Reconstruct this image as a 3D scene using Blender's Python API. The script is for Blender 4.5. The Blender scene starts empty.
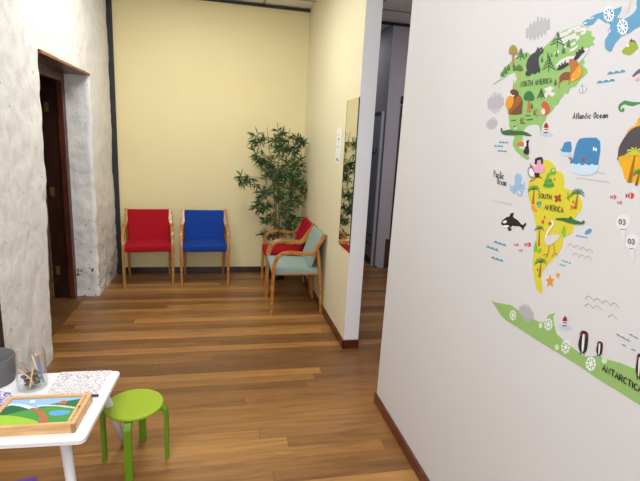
import bpy, bmesh, math, random
from mathutils import Vector, Matrix, noise
random.seed(7)
PI = math.pi
C = bpy.context.scene.collection
SC = bpy.context.scene
SC.view_settings.view_transform = 'Standard'
SC.view_settings.look = 'None'
SC.view_settings.exposure = 0.0

# ------------------------------------------------------------------ room sizes (metres)
XL, XC, XP = -1.196, 0.990, 1.002       # stone wall, cream wall, partition planes
YB, YE, YP = 5.628, 3.372, 2.570        # back wall, end of cream wall, end of partition
T = 0.122                               # thickness of the cream wall
H = 3.127                               # ceiling
CAMH = 1.65
PITCH, ROLL, YAW, FPX = 0.21209, 0.05244, -0.21809, 459.0

# ------------------------------------------------------------------ camera
def cam_axes():
    f = Vector((-math.sin(YAW)*math.cos(PITCH), math.cos(YAW)*math.cos(PITCH), -math.sin(PITCH)))
    rt = Vector((math.cos(YAW), math.sin(YAW), 0)); up = rt.cross(f)
    return (rt*math.cos(ROLL)+up*math.sin(ROLL), up*math.cos(ROLL)-rt*math.sin(ROLL), f)
R_, U_, F_ = cam_axes()
cd = bpy.data.cameras.new('camera'); cam = bpy.data.objects.new('camera', cd); C.objects.link(cam)
cd.sensor_width = 36; cd.lens = FPX/640*36; cd.clip_start = 0.02
cam.matrix_world = Matrix(((R_.x, U_.x, -F_.x, 0), (R_.y, U_.y, -F_.y, 0), (R_.z, U_.z, -F_.z, CAMH), (0, 0, 0, 1)))
SC.camera = cam

def at(px, py, X=None, Y=None, Z=None):
    """where the sight line through a photo point meets a real plane (survey helper)"""
    d = F_ + R_*((px-320)/FPX) - U_*((py-240.5)/FPX)
    if X is not None: s = X/d.x
    elif Y is not None: s = Y/d.y
    else: s = (Z-CAMH)/d.z
    return Vector((0, 0, CAMH)) + d*s

# ------------------------------------------------------------------ materials
def lin(c):
    return tuple(((v/255)/12.92 if v/255 <= 0.04045 else ((v/255+0.055)/1.055)**2.4) for v in c) + (1,)
MATS = {}
def mat(name, col, rough=0.6, metal=0.0, var=0.06, scale=30, bump=0.0, bscale=None, spec=0.5, coat=0.0, tint=None):
    if name in MATS: return MATS[name]
    m = bpy.data.materials.new(name); m.use_nodes = True; nt = m.node_tree
    p = nt.nodes['Principled BSDF']; p.inputs['Roughness'].default_value = rough; p.inputs['Metallic'].default_value = metal
    p.inputs['Specular IOR Level'].default_value = spec
    p.inputs['Coat Weight'].default_value = coat
    tc = nt.nodes.new('ShaderNodeTexCoord'); nz = nt.nodes.new('ShaderNodeTexNoise'); nz.inputs['Scale'].default_value = scale
    nz.inputs['Detail'].default_value = 4
    nt.links.new(tc.outputs['Object'], nz.inputs['Vector'])
    rp = nt.nodes.new('ShaderNodeValToRGB'); c = lin(col)
    rp.color_ramp.elements[0].position = 0.3; rp.color_ramp.elements[1].position = 0.7
    lo = tint and lin(tint) or tuple(v*(1-var) for v in c[:3])+(1,)
    rp.color_ramp.elements[0].color = lo
    rp.color_ramp.elements[1].color = tuple(min(1, v*(1+var)) for v in c[:3])+(1,)
    nt.links.new(nz.outputs['Fac'], rp.inputs['Fac']); nt.links.new(rp.outputs['Color'], p.inputs['Base Color'])
    if bump:
        n2 = nt.nodes.new('ShaderNodeTexNoise'); n2.inputs['Scale'].default_value = bscale or scale; n2.inputs['Detail'].default_value = 6
        nt.links.new(tc.outputs['Object'], n2.inputs['Vector'])
        b = nt.nodes.new('ShaderNodeBump'); b.inputs['Strength'].default_value = bump; b.inputs['Distance'].default_value = 0.01
        nt.links.new(n2.outputs['Fac'], b.inputs['Height']); nt.links.new(b.outputs['Normal'], p.inputs['Normal'])
    MATS[name] = m
    return m

def wood_mat(name, c1, c2, rough=0.4, scale=(4, 4, 40), coat=0.2):
    if name in MATS: return MATS[name]
    m = bpy.data.materials.new(name); m.use_nodes = True; nt = m.node_tree; L = nt.links
    p = nt.nodes['Principled BSDF']; p.inputs['Roughness'].default_value = rough; p.inputs['Coat Weight'].default_value = coat
    tc = nt.nodes.new('ShaderNodeTexCoord'); mp = nt.nodes.new('ShaderNodeMapping'); mp.inputs['Scale'].default_value = scale
    nz = nt.nodes.new('ShaderNodeTexNoise'); nz.inputs['Scale'].default_value = 3; nz.inputs['Detail'].default_value = 6
    L.new(tc.outputs['Object'], mp.inputs['Vector']); L.new(mp.outputs['Vector'], nz.inputs['Vector'])
    rp = nt.nodes.new('ShaderNodeValToRGB'); rp.color_ramp.elements[0].color = lin(c1); rp.color_ramp.elements[1].color = lin(c2)
    rp.color_ramp.elements[0].position = 0.35; rp.color_ramp.elements[1].position = 0.65
    L.new(nz.outputs['Fac'], rp.inputs['Fac']); L.new(rp.outputs['Color'], p.inputs['Base Color'])
    MATS[name] = m
    return m

def floor_mat():
    m = bpy.data.materials.new('floorboards'); m.use_nodes = True; nt = m.node_tree; L = nt.links; N = nt.nodes
    p = N['Principled BSDF']
    tc = N.new('ShaderNodeTexCoord'); sp = N.new('ShaderNodeSeparateXYZ'); L.new(tc.outputs['Object'], sp.inputs['Vector'])
    def math_(op, a, b=None, c=None):
        n = N.new('ShaderNodeMath'); n.operation = op
        for i, v in enumerate((a, b, c)):
            if v is None: continue
            if isinstance(v, (int, float)): n.inputs[i].default_value = v
            else: L.new(v, n.inputs[i])
        return n.outputs[0]
    W = 0.088
    row = math_('DIVIDE', sp.outputs['Y'], W); ri = math_('FLOOR', row); rf = math_('FRACT', row)
    wn = N.new('ShaderNodeTexWhiteNoise'); wn.noise_dimensions = '1D'; L.new(ri, wn.inputs['W'])
    xo = math_('ADD', math_('DIVIDE', sp.outputs['X'], 3.2), math_('MULTIPLY', wn.outputs['Value'], 13.7))
    ci = math_('FLOOR', xo); cf = math_('FRACT', xo)
    cv = N.new('ShaderNodeCombineXYZ'); L.new(ri, cv.inputs['X']); L.new(ci, cv.inputs['Y'])
    w2 = N.new('ShaderNodeTexWhiteNoise'); w2.noise_dimensions = '2D'; L.new(cv.outputs[0], w2.inputs['Vector'])
    rp = N.new('ShaderNodeValToRGB'); el = rp.color_ramp.elements
    cols = [(0.0, (110, 74, 42)), (0.25, (122, 83, 46)), (0.5, (135, 93, 50)), (0.72, (149, 105, 56)), (0.9, (172, 125, 68)), (1.0, (130, 90, 54))]
    el[0].position = cols[0][0]; el[0].color = lin(cols[0][1]); el[1].position = 1.0; el[1].color = lin(cols[-1][1])
    for ps, c in cols[1:-1]:
        e = el.new(ps); e.color = lin(c)
    L.new(w2.outputs['Value'], rp.inputs['Fac'])
    # grain, stretched along the board and shifted from board to board
    mp = N.new('ShaderNodeCombineXYZ')
    L.new(math_('ADD', math_('MULTIPLY', sp.outputs['X'], 3.0), math_('MULTIPLY', w2.outputs['Value'], 37)), mp.inputs['X'])
    L.new(math_('MULTIPLY', sp.outputs['Y'], 30), mp.inputs['Y']); L.new(math_('MULTIPLY', w2.outputs['Value'], 9), mp.inputs['Z'])
    nz = N.new('ShaderNodeTexNoise'); nz.inputs['Scale'].default_value = 1.0; nz.inputs['Detail'].default_value = 7; nz.inputs['Distortion'].default_value = 0.6
    L.new(mp.outputs[0], nz.inputs['Vector'])
    g = N.new('ShaderNodeMapRange'); g.inputs['From Min'].default_value = 0.28; g.inputs['From Max'].default_value = 0.72
    g.inputs['To Min'].default_value = 0.72; g.inputs['To Max'].default_value = 1.24; L.new(nz.outputs['Fac'], g.inputs['Value'])
    n3 = N.new('ShaderNodeTexNoise'); n3.inputs['Scale'].default_value = 1.4; n3.inputs['Detail'].default_value = 3; L.new(tc.outputs['Object'], n3.inputs['Vector'])
    g3 = N.new('ShaderNodeMapRange'); g3.inputs['To Min'].default_value = 0.85; g3.inputs['To Max'].default_value = 1.15; L.new(n3.outputs['Fac'], g3.inputs['Value'])
    # seams
    e1 = math_('MINIMUM', rf, math_('SUBTRACT', 1.0, rf)); s1 = math_('GREATER_THAN', e1, 0.012)
    e2 = math_('MINIMUM', cf, math_('SUBTRACT', 1.0, cf)); s2 = math_('GREATER_THAN', e2, 0.0012)
    seam = math_('ADD', math_('MULTIPLY', math_('MULTIPLY', s1, s2), 0.25), 0.75)
    k = math_('MULTIPLY', math_('MULTIPLY', g.outputs[0], g3.outputs[0]), seam)
    mx = N.new('ShaderNodeVectorMath'); mx.operation = 'SCALE'; L.new(rp.outputs['Color'], mx.inputs[0]); L.new(k, mx.inputs['Scale'])
    L.new(mx.outputs[0], p.inputs['Base Color'])
    rr = N.new('ShaderNodeMapRange'); rr.inputs['To Min'].default_value = 0.26; rr.inputs['To Max'].default_value = 0.42; L.new(nz.outputs['Fac'], rr.inputs['Value'])
    L.new(rr.outputs[0], p.inputs['Roughness'])
    p.inputs['Specular IOR Level'].default_value = 0.45
    return m

def stone_mat():
    m = bpy.data.materials.new('painted_stone'); m.use_nodes = True; nt = m.node_tree; L = nt.links; N = nt.nodes
    p = N['Principled BSDF']; p.inputs['Roughness'].default_value = 0.75; p.inputs['Specular IOR Level'].default_value = 0.3
    tc = N.new('ShaderNodeTexCoord')
    mp = N.new('ShaderNodeMapping'); mp.inputs['Rotation'].default_value = (0.7, 0, 0); mp.inputs['Scale'].default_value = (1, 1.1, 0.8)
    L.new(tc.outputs['Object'], mp.inputs['Vector'])
    n1 = N.new('ShaderNodeTexNoise'); n1.inputs['Scale'].default_value = 11; n1.inputs['Detail'].default_value = 8; n1.inputs['Roughness'].default_value = 0.62
    n1.inputs['Distortion'].default_value = 0.25
    L.new(mp.outputs[0], n1.inputs['Vector'])
    rp = N.new('ShaderNodeValToRGB'); rp.color_ramp.elements[0].position = 0.30; rp.color_ramp.elements[0].color = lin((214, 214, 214))
    rp.color_ramp.elements[1].position = 0.55; rp.color_ramp.elements[1].color = lin((232, 232, 232))
    L.new(n1.outputs['Fac'], rp.inputs['Fac'])
    sp = N.new('ShaderNodeSeparateXYZ'); L.new(tc.outputs['Object'], sp.inputs['Vector'])
    zr = N.new('ShaderNodeMapRange'); zr.inputs['From Min'].default_value = 1.3; zr.inputs['From Max'].default_value = 0.1
    zr.inputs['To Min'].default_value = 0.0; zr.inputs['To Max'].default_value = 0.115; L.new(sp.outputs['Z'], zr.inputs['Value'])
    yr = N.new('ShaderNodeMapRange'); yr.inputs['From Min'].default_value = 4.5; yr.inputs['From Max'].default_value = 4.7; L.new(sp.outputs['Y'], yr.inputs['Value'])
    zy = N.new('ShaderNodeMath'); zy.operation = 'MULTIPLY'; L.new(zr.outputs[0], zy.inputs[0]); L.new(yr.outputs[0], zy.inputs[1])
    # scattered chips
    n2 = N.new('ShaderNodeTexNoise'); n2.inputs['Scale'].default_value = 22; n2.inputs['Detail'].default_value = 2; L.new(tc.outputs['Object'], n2.inputs['Vector'])
    r2 = N.new('ShaderNodeValToRGB'); r2.color_ramp.elements[0].position = 0.75; r2.color_ramp.elements[0].color = (0, 0, 0, 1)
    r2.color_ramp.elements[1].position = 0.775; r2.color_ramp.elements[1].color = (1, 1, 1, 1)
    ad = N.new('ShaderNodeMath'); ad.operation = 'ADD'; L.new(n2.outputs['Fac'], ad.inputs[0]); L.new(zy.outputs[0], ad.inputs[1]); L.new(ad.outputs[0], r2.inputs['Fac'])
    mx = N.new('ShaderNodeMix'); mx.data_type = 'RGBA'; L.new(r2.outputs['Color'], mx.inputs['Factor']); L.new(rp.outputs['Color'], mx.inputs['A'])
    mx.inputs['B'].default_value = lin((120, 98, 82)); L.new(mx.outputs['Result'], p.inputs['Base Color'])
    b = N.new('ShaderNodeBump'); b.inputs['Strength'].default_value = 0.6; b.inputs['Distance'].default_value = 0.02
    L.new(n1.outputs['Fac'], b.inputs['Height'])
    n4 = N.new('ShaderNodeTexNoise'); n4.inputs['Scale'].default_value = 60; n4.inputs['Detail'].default_value = 4; L.new(tc.outputs['Object'], n4.inputs['Vector'])
    b2 = N.new('ShaderNodeBump'); b2.inputs['Strength'].default_value = 0.22; b2.inputs['Distance'].default_value = 0.004
    L.new(n4.outputs['Fac'], b2.inputs['Height']); L.new(b.outputs['Normal'], b2.inputs['Normal']); L.new(b2.outputs['Normal'], p.inputs['Normal'])
    return m

def glass_mat(name, tint=(0.975, 0.985, 0.985, 1)):
    m = bpy.data.materials.new(name); m.use_nodes = True; nt = m.node_tree; L = nt.links; N = nt.nodes
    N.remove(N['Principled BSDF']); out = N['Material Output']
    t = N.new('ShaderNodeBsdfTransparent'); t.inputs[0].default_value = tint
    g = N.new('ShaderNodeBsdfGlossy'); g.inputs['Roughness'].default_value = 0.05
    lw = N.new('ShaderNodeLayerWeight'); lw.inputs['Blend'].default_value = 0.35
    mr = N.new('ShaderNodeMapRange'); mr.inputs['To Min'].default_value = 0.04; mr.inputs['To Max'].default_value = 0.62
    L.new(lw.outputs['Facing'], mr.inputs['Value'])
    pw = N.new('ShaderNodeMath'); pw.operation = 'POWER'; pw.inputs[1].default_value = 1.6; L.new(mr.outputs[0], pw.inputs[0])
    mx = N.new('ShaderNodeMixShader'); L.new(pw.outputs[0], mx.inputs[0]); L.new(t.outputs[0], mx.inputs[1]); L.new(g.outputs[0], mx.inputs[2])
    L.new(mx.outputs[0], out.inputs['Surface'])
    return m

M_floor = floor_mat(); M_stone = stone_mat()
M_cream = mat('cream_paint', (232, 219, 171), 0.7, var=0.02, scale=2, bump=0.08, bscale=120)
M_cream2 = mat('cream_side_paint', (229, 222, 188), 0.55, var=0.02, scale=2, bump=0.06, bscale=120)
M_cap = mat('white_end_paint', (246, 246, 250), 0.6, var=0.02, scale=3)
M_part = mat('partition_paint', (212, 211, 213), 0.6, var=0.012, scale=2, bump=0.05, bscale=150)
M_plain = mat('plain_wall_paint', (225, 220, 210), 0.8, var=0.02, scale=3)
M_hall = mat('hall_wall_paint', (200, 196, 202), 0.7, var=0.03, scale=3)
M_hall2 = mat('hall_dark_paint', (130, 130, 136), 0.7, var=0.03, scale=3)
M_black = mat('black_steel', (34, 35, 40), 0.5, var=0.15, scale=20)
M_skirt = wood_mat('red_brown_skirting', (76, 30, 20), (104, 42, 28), 0.35)
M_skirtdark = wood_mat('dark_skirting', (42, 20, 14), (62, 30, 22), 0.35)
M_frame = wood_mat('door_timber', (66, 26, 16), (96, 42, 26), 0.4, (6, 6, 1.2))
M_jamb = wood_mat('dark_jamb_timber', (40, 18, 12), (62, 28, 18), 0.4, (6, 6, 1.2))
M_leaf = wood_mat('door_leaf_timber', (120, 78, 44), (150, 100, 58), 0.5, (6, 6, 1.0))
M_lintel = wood_mat('lintel_timber', (128, 78, 44), (172, 112, 68), 0.6, (6, 1, 6))
M_thresh = wood_mat('threshold_timber', (88, 58, 34), (120, 82, 48), 0.4, (10, 1.5, 6))
M_brass = mat('brass', (150, 124, 70), 0.45, 0.7, var=0.1)
M_arm = wood_mat('honey_beech', (158, 102, 42), (188, 130, 62), 0.35, (8, 8, 8), 0.3)
M_table = mat('white_laminate', (238, 238, 242), 0.35, var=0.01)
M_tleg = mat('white_leg_paint', (214, 212, 212), 0.45, var=0.02)
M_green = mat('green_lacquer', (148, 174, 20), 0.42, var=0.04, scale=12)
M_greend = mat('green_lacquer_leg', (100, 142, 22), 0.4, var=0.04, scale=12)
M_tray = wood_mat('tray_pine', (206, 160, 104), (228, 186, 132), 0.5, (3, 30, 30), 0.0)
M_felt = mat('grey_felt', (112, 110, 110), 0.95, var=0.25, scale=300, bump=0.4, bscale=400)
M_white = mat('white_plastic', (240, 240, 240), 0.4, var=0.01)

# ------------------------------------------------------------------ mesh helpers
def newobj(name, bm, m, parent=None, smooth=False, origin=None):
    me = bpy.data.meshes.new(name)
    if origin is not None: bmesh.ops.translate(bm, verts=bm.verts, vec=-Vector(origin))
    bm.normal_update()
    bm.to_mesh(me); bm.free()
    for mm in (m if isinstance(m, (list, tuple)) else [m]): me.materials.append(mm)
    if smooth:
        for f in me.polygons: f.use_smooth = True
    o = bpy.data.objects.new(name, me); C.objects.link(o)
    if origin is not None: o.location = origin
    if parent is not None: o.parent = parent
    return o
def tag(o, label=None, cat=None, group=None, kind=None):
    if label: o['label'] = label
    if cat: o['category'] = cat
    if group: o['group'] = group
    if kind: o['kind'] = kind
    return o
def empty(name, loc, rz=0):
    o = bpy.data.objects.new(name, None); C.objects.link(o); o.location = loc; o.rotation_euler = (0, 0, rz); o.empty_display_size = 0.1
    return o
def box(bm, x0, x1, y0, y1, z0, z1, bev=0):
    r = bmesh.ops.create_cube(bm, size=1.0)
    vs = r['verts']
    for v in vs:
        v.co = Vector((x0+(v.co.x+.5)*(x1-x0), y0+(v.co.y+.5)*(y1-y0), z0+(v.co.z+.5)*(z1-z0)))
    if bev:
        es = {e for v in vs for e in v.link_edges}
        bmesh.ops.bevel(bm, geom=list(es), offset=bev, segments=2, affect='EDGES', profile=0.5)
def boxobj(name, x0, x1, y0, y1, z0, z1, m, parent=None, bev=0, origin=None):
    bm = bmesh.new(); box(bm, x0, x1, y0, y1, z0, z1, bev)
    if parent is None and origin is None: origin = ((x0+x1)/2, (y0+y1)/2, z0)
    return newobj(name, bm, m, parent, origin=origin)
def struct(o): o['kind'] = 'structure'; return o
def lathe(bm, prof, n=32, c=(0, 0, 0), cap0=True, cap1=True):
    rings = []
    for r, z in prof:
        rings.append([bm.verts.new((c[0]+r*math.cos(2*PI*i/n), c[1]+r*math.sin(2*PI*i/n), c[2]+z)) for i in range(n)])
    for a, b in zip(rings, rings[1:]):
        for i in range(n): bm.faces.new((a[i], a[(i+1) % n], b[(i+1) % n], b[i]))
    if cap0: bm.faces.new(rings[0][::-1])
    if cap1: bm.faces.new(rings[-1])
def tube(bm, pts, rad, n=8, flat=1.0):
    """round tube through pts, radius a number or a list"""
    pts = [Vector(p) for p in pts]; rings = []
    for i, p in enumerate(pts):
        t = (pts[min(i+1, len(pts)-1)]-pts[max(i-1, 0)]).normalized()
        ref = Vector((0, 0, 1)) if abs(t.z) < 0.9 else Vector((1, 0, 0))
        a = t.cross(ref).normalized(); b = t.cross(a).normalized(); r = rad[i] if isinstance(rad, (list, tuple)) else rad
        rings.append([bm.verts.new(p+(a*math.cos(2*PI*k/n)+b*math.sin(2*PI*k/n)*flat)*r) for k in range(n)])
    for a, b in zip(rings, rings[1:]):
        for i in range(n): bm.faces.new((a[i], a[(i+1) % n], b[(i+1) % n], b[i]))
    bm.faces.new(rings[0][::-1]); bm.faces.new(rings[-1])
def spline(pts, sub=6, closed=False):
    P = [Vector(p) for p in pts]; n = len(P); out = []
    rng = range(n) if closed else range(n-1)
    for i in rng:
        p0 = P[(i-1) % n] if closed or i > 0 else P[0]; p1 = P[i]; p2 = P[(i+1) % n]
        p3 = P[(i+2) % n] if closed or i+2 < n else P[-1]
        for k in range(sub):
            t = k/sub
            out.append(0.5*((2*p1)+(p2-p0)*t+(2*p0-5*p1+4*p2-p3)*t*t+(3*p1-p0-3*p2+p3)*t**3))
    if not closed: out.append(P[-1])
    return out
def strip(bm, path, side, w, t, chamfer=0.25):
    """bent-wood strip: path of points, side = width direction, w half-width, t half-thickness (numbers or lists)"""
    side = Vector(side).normalized(); rings = []; P = [Vector(p) for p in path]
    for i, p in enumerate(P):
        tg = (P[min(i+1, len(P)-1)]-P[max(i-1, 0)]).normalized(); s = (side-tg*side.dot(tg)).normalized(); n = tg.cross(s).normalized()
        ww = w[i] if isinstance(w, list) else w; tt = t[i] if isinstance(t, list) else t; c = chamfer*min(ww, tt)
        q = [(ww-c, tt), (ww, tt-c), (ww, -tt+c), (ww-c, -tt), (-ww+c, -tt), (-ww, -tt+c), (-ww, tt-c), (-ww+c, tt)]
        rings.append([bm.verts.new(p+s*a+n*b) for a, b in q])
    for a, b in zip(rings, rings[1:]):
        for i in range(8): bm.faces.new((a[i], a[(i+1) % 8], b[(i+1) % 8], b[i]))
    bm.faces.new(rings[0][::-1]); bm.faces.new(rings[-1])
    bmesh.ops.recalc_face_normals(bm, faces=bm.faces)
def cushion(bm, sx, sy, sz, r, bulge=0.0, n=12, fn=None):
    """rounded box centred on the origin, optional dome and shaping function"""
    bmesh.ops.create_cube(bm, size=2.0)
    bmesh.ops.subdivide_edges(bm, edges=bm.edges, cuts=n, use_grid_fill=True)
    h = Vector((sx/2, sy/2, sz/2))
    for v in bm.verts:
        # push samples towards the edges so the rounding is well resolved
        q = Vector([math.copysign(abs(c)**0.6, c) if abs(c) < 1 else c for c in v.co])
        p = Vector((q.x*h.x, q.y*h.y, q.z*h.z))
        c = Vector([max(-h[i]+r, min(h[i]-r, p[i])) for i in range(3)])
        d = p-c
        if d.length > 1e-7: p = c+d.normalized()*r
        k = max(0, 1-(p.x/h.x)**2)*max(0, 1-(p.y/h.y)**2)
        if bulge: p.z += bulge*k*(1 if p.z > 0 else -0.3)
        if fn: p = fn(p)
        v.co = p

# ------------------------------------------------------------------ floor, ceiling, walls
bm = bmesh.new(); box(bm, -3.3, 3.3, -1.6, 8.2, -0.05, 0)
struct(newobj('floor', bm, M_floor))
def ceiling_mat():
    m = bpy.data.materials.new('ceiling_tile'); m.use_nodes = True; nt = m.node_tree; L = nt.links; N = nt.nodes
    p = N['Principled BSDF']; p.inputs['Roughness'].default_value = 0.9
    tc = N.new('ShaderNodeTexCoord'); nz = N.new('ShaderNodeTexNoise'); nz.inputs['Scale'].default_value = 90; L.new(tc.outputs['Object'], nz.inputs['Vector'])
    rp = N.new('ShaderNodeValToRGB'); rp.color_ramp.elements[0].position = 0.35; rp.color_ramp.elements[0].color = lin((222, 218, 210)); rp.color_ramp.elements[1].color = lin((242, 239, 232))
    L.new(nz.outputs['Fac'], rp.inputs['Fac']); L.new(rp.outputs['Color'], p.inputs['Base Color'])
    return m
M_ceil = ceiling_mat(); M_tbar = mat('ceiling_bar', (150, 144, 136), 0.5, var=0.02)
struct(boxobj('ceiling', -3.3, 3.3, -1.6, 8.2, H, H+0.05, M_ceil))
bm = bmesh.new()
for i in range(11): box(bm, -3.0+0.6*i-0.012-0.14, -3.0+0.6*i+0.012-0.14, -1.5, YB, H-0.008, H)
for i in range(12): box(bm, -3.0, 3.1, -1.3+0.6*i-0.012, -1.3+0.6*i+0.012, H-0.0081, H-0.0001)
struct(newobj('trim_1', bm, M_tbar))

# back wall (cream), continues left behind the side room
struct(boxobj('wall_back', -3.2, XC+T, YB, YB+0.12, 0, H, M_cream))
# cream wall ending in a white-painted end
bm = bmesh.new(); box(bm, XC, XC+T, YE, YB, 0, H)
for f in bm.faces:
    if f.normal.y < -0.5 or f.normal.x > .5: f.material_index = 1
bm.normal_update()
for f in bm.faces:
    f.material_index = 1 if (f.normal.y < -0.5 or f.normal.x > 0.5) else 0
struct(newobj('wall_right', bm, [M_cream2, M_cap]))
bm = bmesh.new(); box(bm, XP, XP+T, -1.5, YP, 0, H)
for v in bm.verts:
    if v.co.y > 0 and v.co.z > 1: v.co.y -= 0.045
struct(newobj('wall_partition', bm, M_part))
struct(boxobj('wall_front', -2.3, XP, -1.62, -1.5, 0, H, M_plain))
struct(boxobj('wall_near_left', -2.42, -2.3, -1.62, 2.62, 0, H, M_plain))
struct(boxobj('wall_return', -2.42, -1.27, 2.60, 2.66, 0, H, M_plain))
# hall behind the cream wall
struct(boxobj('wall_hall_right', 3.1, 3.2, -1.5, 5.9, 0, H, M_hall))
struct(boxobj('wall_hall_front', XP+T, 3.1, -1.6, -1.5, 0, H, M_hall))
struct(boxobj('wall_hall_face', 2.0685, 3.2, 5.782, 5.7915, 0, H, M_hall))
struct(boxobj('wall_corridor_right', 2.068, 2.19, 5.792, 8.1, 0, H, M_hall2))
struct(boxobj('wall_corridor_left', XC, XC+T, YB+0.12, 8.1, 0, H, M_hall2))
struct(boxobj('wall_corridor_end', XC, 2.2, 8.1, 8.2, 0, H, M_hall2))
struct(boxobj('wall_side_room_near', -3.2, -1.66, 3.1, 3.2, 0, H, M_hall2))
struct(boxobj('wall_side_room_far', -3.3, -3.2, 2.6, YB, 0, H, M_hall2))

# skirting boards
def skirt(name, x0, x1, y0, y1, m, h=0.075):
    bm = bmesh.new(); box(bm, x0, x1, y0, y1, 0, h, 0.004); return struct(newobj(name, bm, m))
skirt('baseboard_back', -1.13, XC-0.012, YB-0.014, YB, M_skirtdark, 0.07)
bm = bmesh.new(); box(bm, XC-0.013, XC, YE-0.013, YB-0.0, 0, 0.075, 0.003); box(bm, XC-0.013, XC+T+0.004, YE-0.013, YE, 0, 0.0752, 0.003)
struct(newobj('baseboard_right', bm, M_skirt))
skirt('baseboard_partition', XP-0.014, XP, -1.5, YP+0.008, M_skirt, 0.068)
skirt('baseboard_hall', 2.06, 2.10, 5.78, 5.792, M_skirtdark, 0.02)

# dark trim where the back wall meets the ceiling, dark steel posts at the ends of the stone wall
struct(boxobj('trim_2', -1.13, XC, YB-0.03, YB, H-0.035, H-0.009, M_black))
struct(boxobj('trim_3', XC+T, 3.1, 5.755, 5.785, H-0.036, H-0.009, M_black))
bm = bmesh.new(); box(bm, -1.205, -1.140, YB-0.022, YB-0.001, 0, H, 0.003); struct(newobj('trim_4', bm, M_black))
bm = bmesh.new(); box(bm, -1.285, -1.186, 2.605, 2.708, 0, H, 0.004); struct(newobj('trim_5', bm, M_black))

# rough stone wall with its doorway: one folded, displaced sheet
YN, YD, ZD = 3.63, 4.80, 2.147
def rough(p, amp=1.0):
    q = p*1.0
    if p.y < 4.2: p = Vector((p.x, p.y-0.20*(1-min(1, p.z/2.15))*max(0, min(1, (p.y-2.9)/0.6)), p.z))
    a = noise.noise(q*2.0+Vector((3, 7, 1)))*0.014
    b = noise.noise(q*6.0)*0.007
    c = noise.noise(q*17.0)*0.0035
    k = max(0.0, min(1.0, (0.9-p.z)/0.8))*max(0.0, min(1.0, (p.y-4.6)/0.2))
    e = noise.noise(Vector((q.x*8, q.y*9, q.z*16))+Vector((9, 2, 5)))*(0.0015+0.012*k)
    d = (a+b+c+e)*amp
    s = noise.noise(q*3.1+Vector((11, 0, 4)))*0.014+noise.noise(q*12+Vector((1, 8, 4)))*0.007
    return Vector((p.x+d, p.y+s*amp, p.z))
def sheet(bm, path, z0, z1, st=0.022, sharp=None):
    """vertical sheet over an XY polyline"""
    pts = []
    for (x0, y0), (x1, y1) in zip(path, path[1:]):
        n = max(1, int(math.hypot(x1-x0, y1-y0)/st))
        for i in range(n): pts.append((x0+(x1-x0)*i/n, y0+(y1-y0)*i/n))
    pts.append(path[-1]); nz = max(1, int((z1-z0)/st)); rows = []
    for j in range(nz+1):
        z = z0+(z1-z0)*j/nz
        rows.append([bm.verts.new(rough(Vector((x, y, z)), 1.0 if z > 0.0 else 1.0)) for x, y in pts])
    for a, b in zip(rows, rows[1:]):
        for i in range(len(pts)-1): bm.faces.new((a[i], a[i+1], b[i+1], b[i]))
bm = bmesh.new()
ch = 0.018
# near piece: room face then the near reveal
sheet(bm, [(-1.66, 2.712), (XL, 2.712), (XL, YN-ch), (XL-ch, YN), (-1.66, YN)], 0, ZD)
# far piece: far reveal then the room face
sheet(bm, [(-1.66, YD), (XL-ch, YD), (XL, YD+ch), (XL, YB-0.02)], 0, ZD)
# above the doorway
sheet(bm, [(XL, 2.712), (XL, YB-0.02)], ZD, H)
# back of the wall seen from the side room
def quad(bm, a, b, c, d): bm.faces.new([bm.verts.new(v) for v in (a, b, c, d)])
quad(bm, (-1.66, 3.15, 0), (-1.66, YN, 0), (-1.66, YN, ZD), (-1.66, 3.15, ZD))
quad(bm, (-1.66, YD, 0), (-1.66, YB, 0), (-1.66, YB, ZD), (-1.66, YD, ZD))
quad(bm, (-1.66, 2.7, ZD), (-1.66, YB, ZD), (-1.66, YB, H), (-1.66, 2.7, H))
quad(bm, (XL-0.03, 3.5, ZD+0.05), (XL-0.03, 5.0, ZD+0.05), (-1.66, 5.0, ZD+0.05), (-1.66, 3.5, ZD+0.05))
struct(newobj('wall_left', bm, M_stone, smooth=True))

# timber lintel board over the doorway, threshold and door frame with the door folded open
bm = bmesh.new()
P = [(3.56, 2.150), (4.2, 2.149), (4.84, 2.147)]
box(bm, -1.43, XL, 3.60, 4.825, ZD-0.012, ZD+0.014, 0.002)
struct(newobj('trim_6', bm, M_frame))
bm = bmesh.new(); box(bm, XL, XL+0.013, 3.60, 4.80, ZD-0.014, ZD+0.006, 0.003)
struct(newobj('trim_8', bm, M_lintel))
bm = bmesh.new(); box(bm, -1.66, -1.325, YN-0.08, YD+0.03, -0.01, 0.004); struct(newobj('trim_7', bm, M_thresh))
dr = empty('door_1', (-1.50, YD-0.03, 0)); struct(dr)
def rel(o, x0, x1, y0, y1, z0, z1, m, name, bev=0.003):
    b = bmesh.new(); box(b, x0-o.location.x, x1-o.location.x, y0-o.location.y, y1-o.location.y, z0, z1, bev); return newobj(name, b, m, o)
rel(dr, -1.60, -1.405, YD-0.055, YD-0.002, 0.005, ZD-0.008, M_jamb, 'door_jamb')
rel(dr, -1.455, -1.405, YD-0.082, YD-0.055, 0.005, ZD-0.055, M_frame, 'door_stop')
rel(dr, -1.60, -1.405, YN+0.01, YN+0.05, 0.005, ZD-0.008, M_jamb, 'door_jamb')
rel(dr, -1.60, -1.405, YN+0.05, YD-0.055, ZD-0.055, ZD-0.008, M_jamb, 'frame_head')
rel(dr, -1.475, -1.405, YN+0.05, YD-0.082, ZD-0.085, ZD-0.055, M_frame, 'head_stop')
lf = rel(dr, -2.32, -1.622, YD-0.062, YD-0.022, 0.01, ZD-0.07, M_leaf, 'door_leaf')
for z in (0.29, 1.06, 1.83):
    rel(dr, -1.572, -1.535, YD-0.059, YD-0.0552, z-0.042, z+0.042, M_brass, 'hinge', 0.001)

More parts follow.
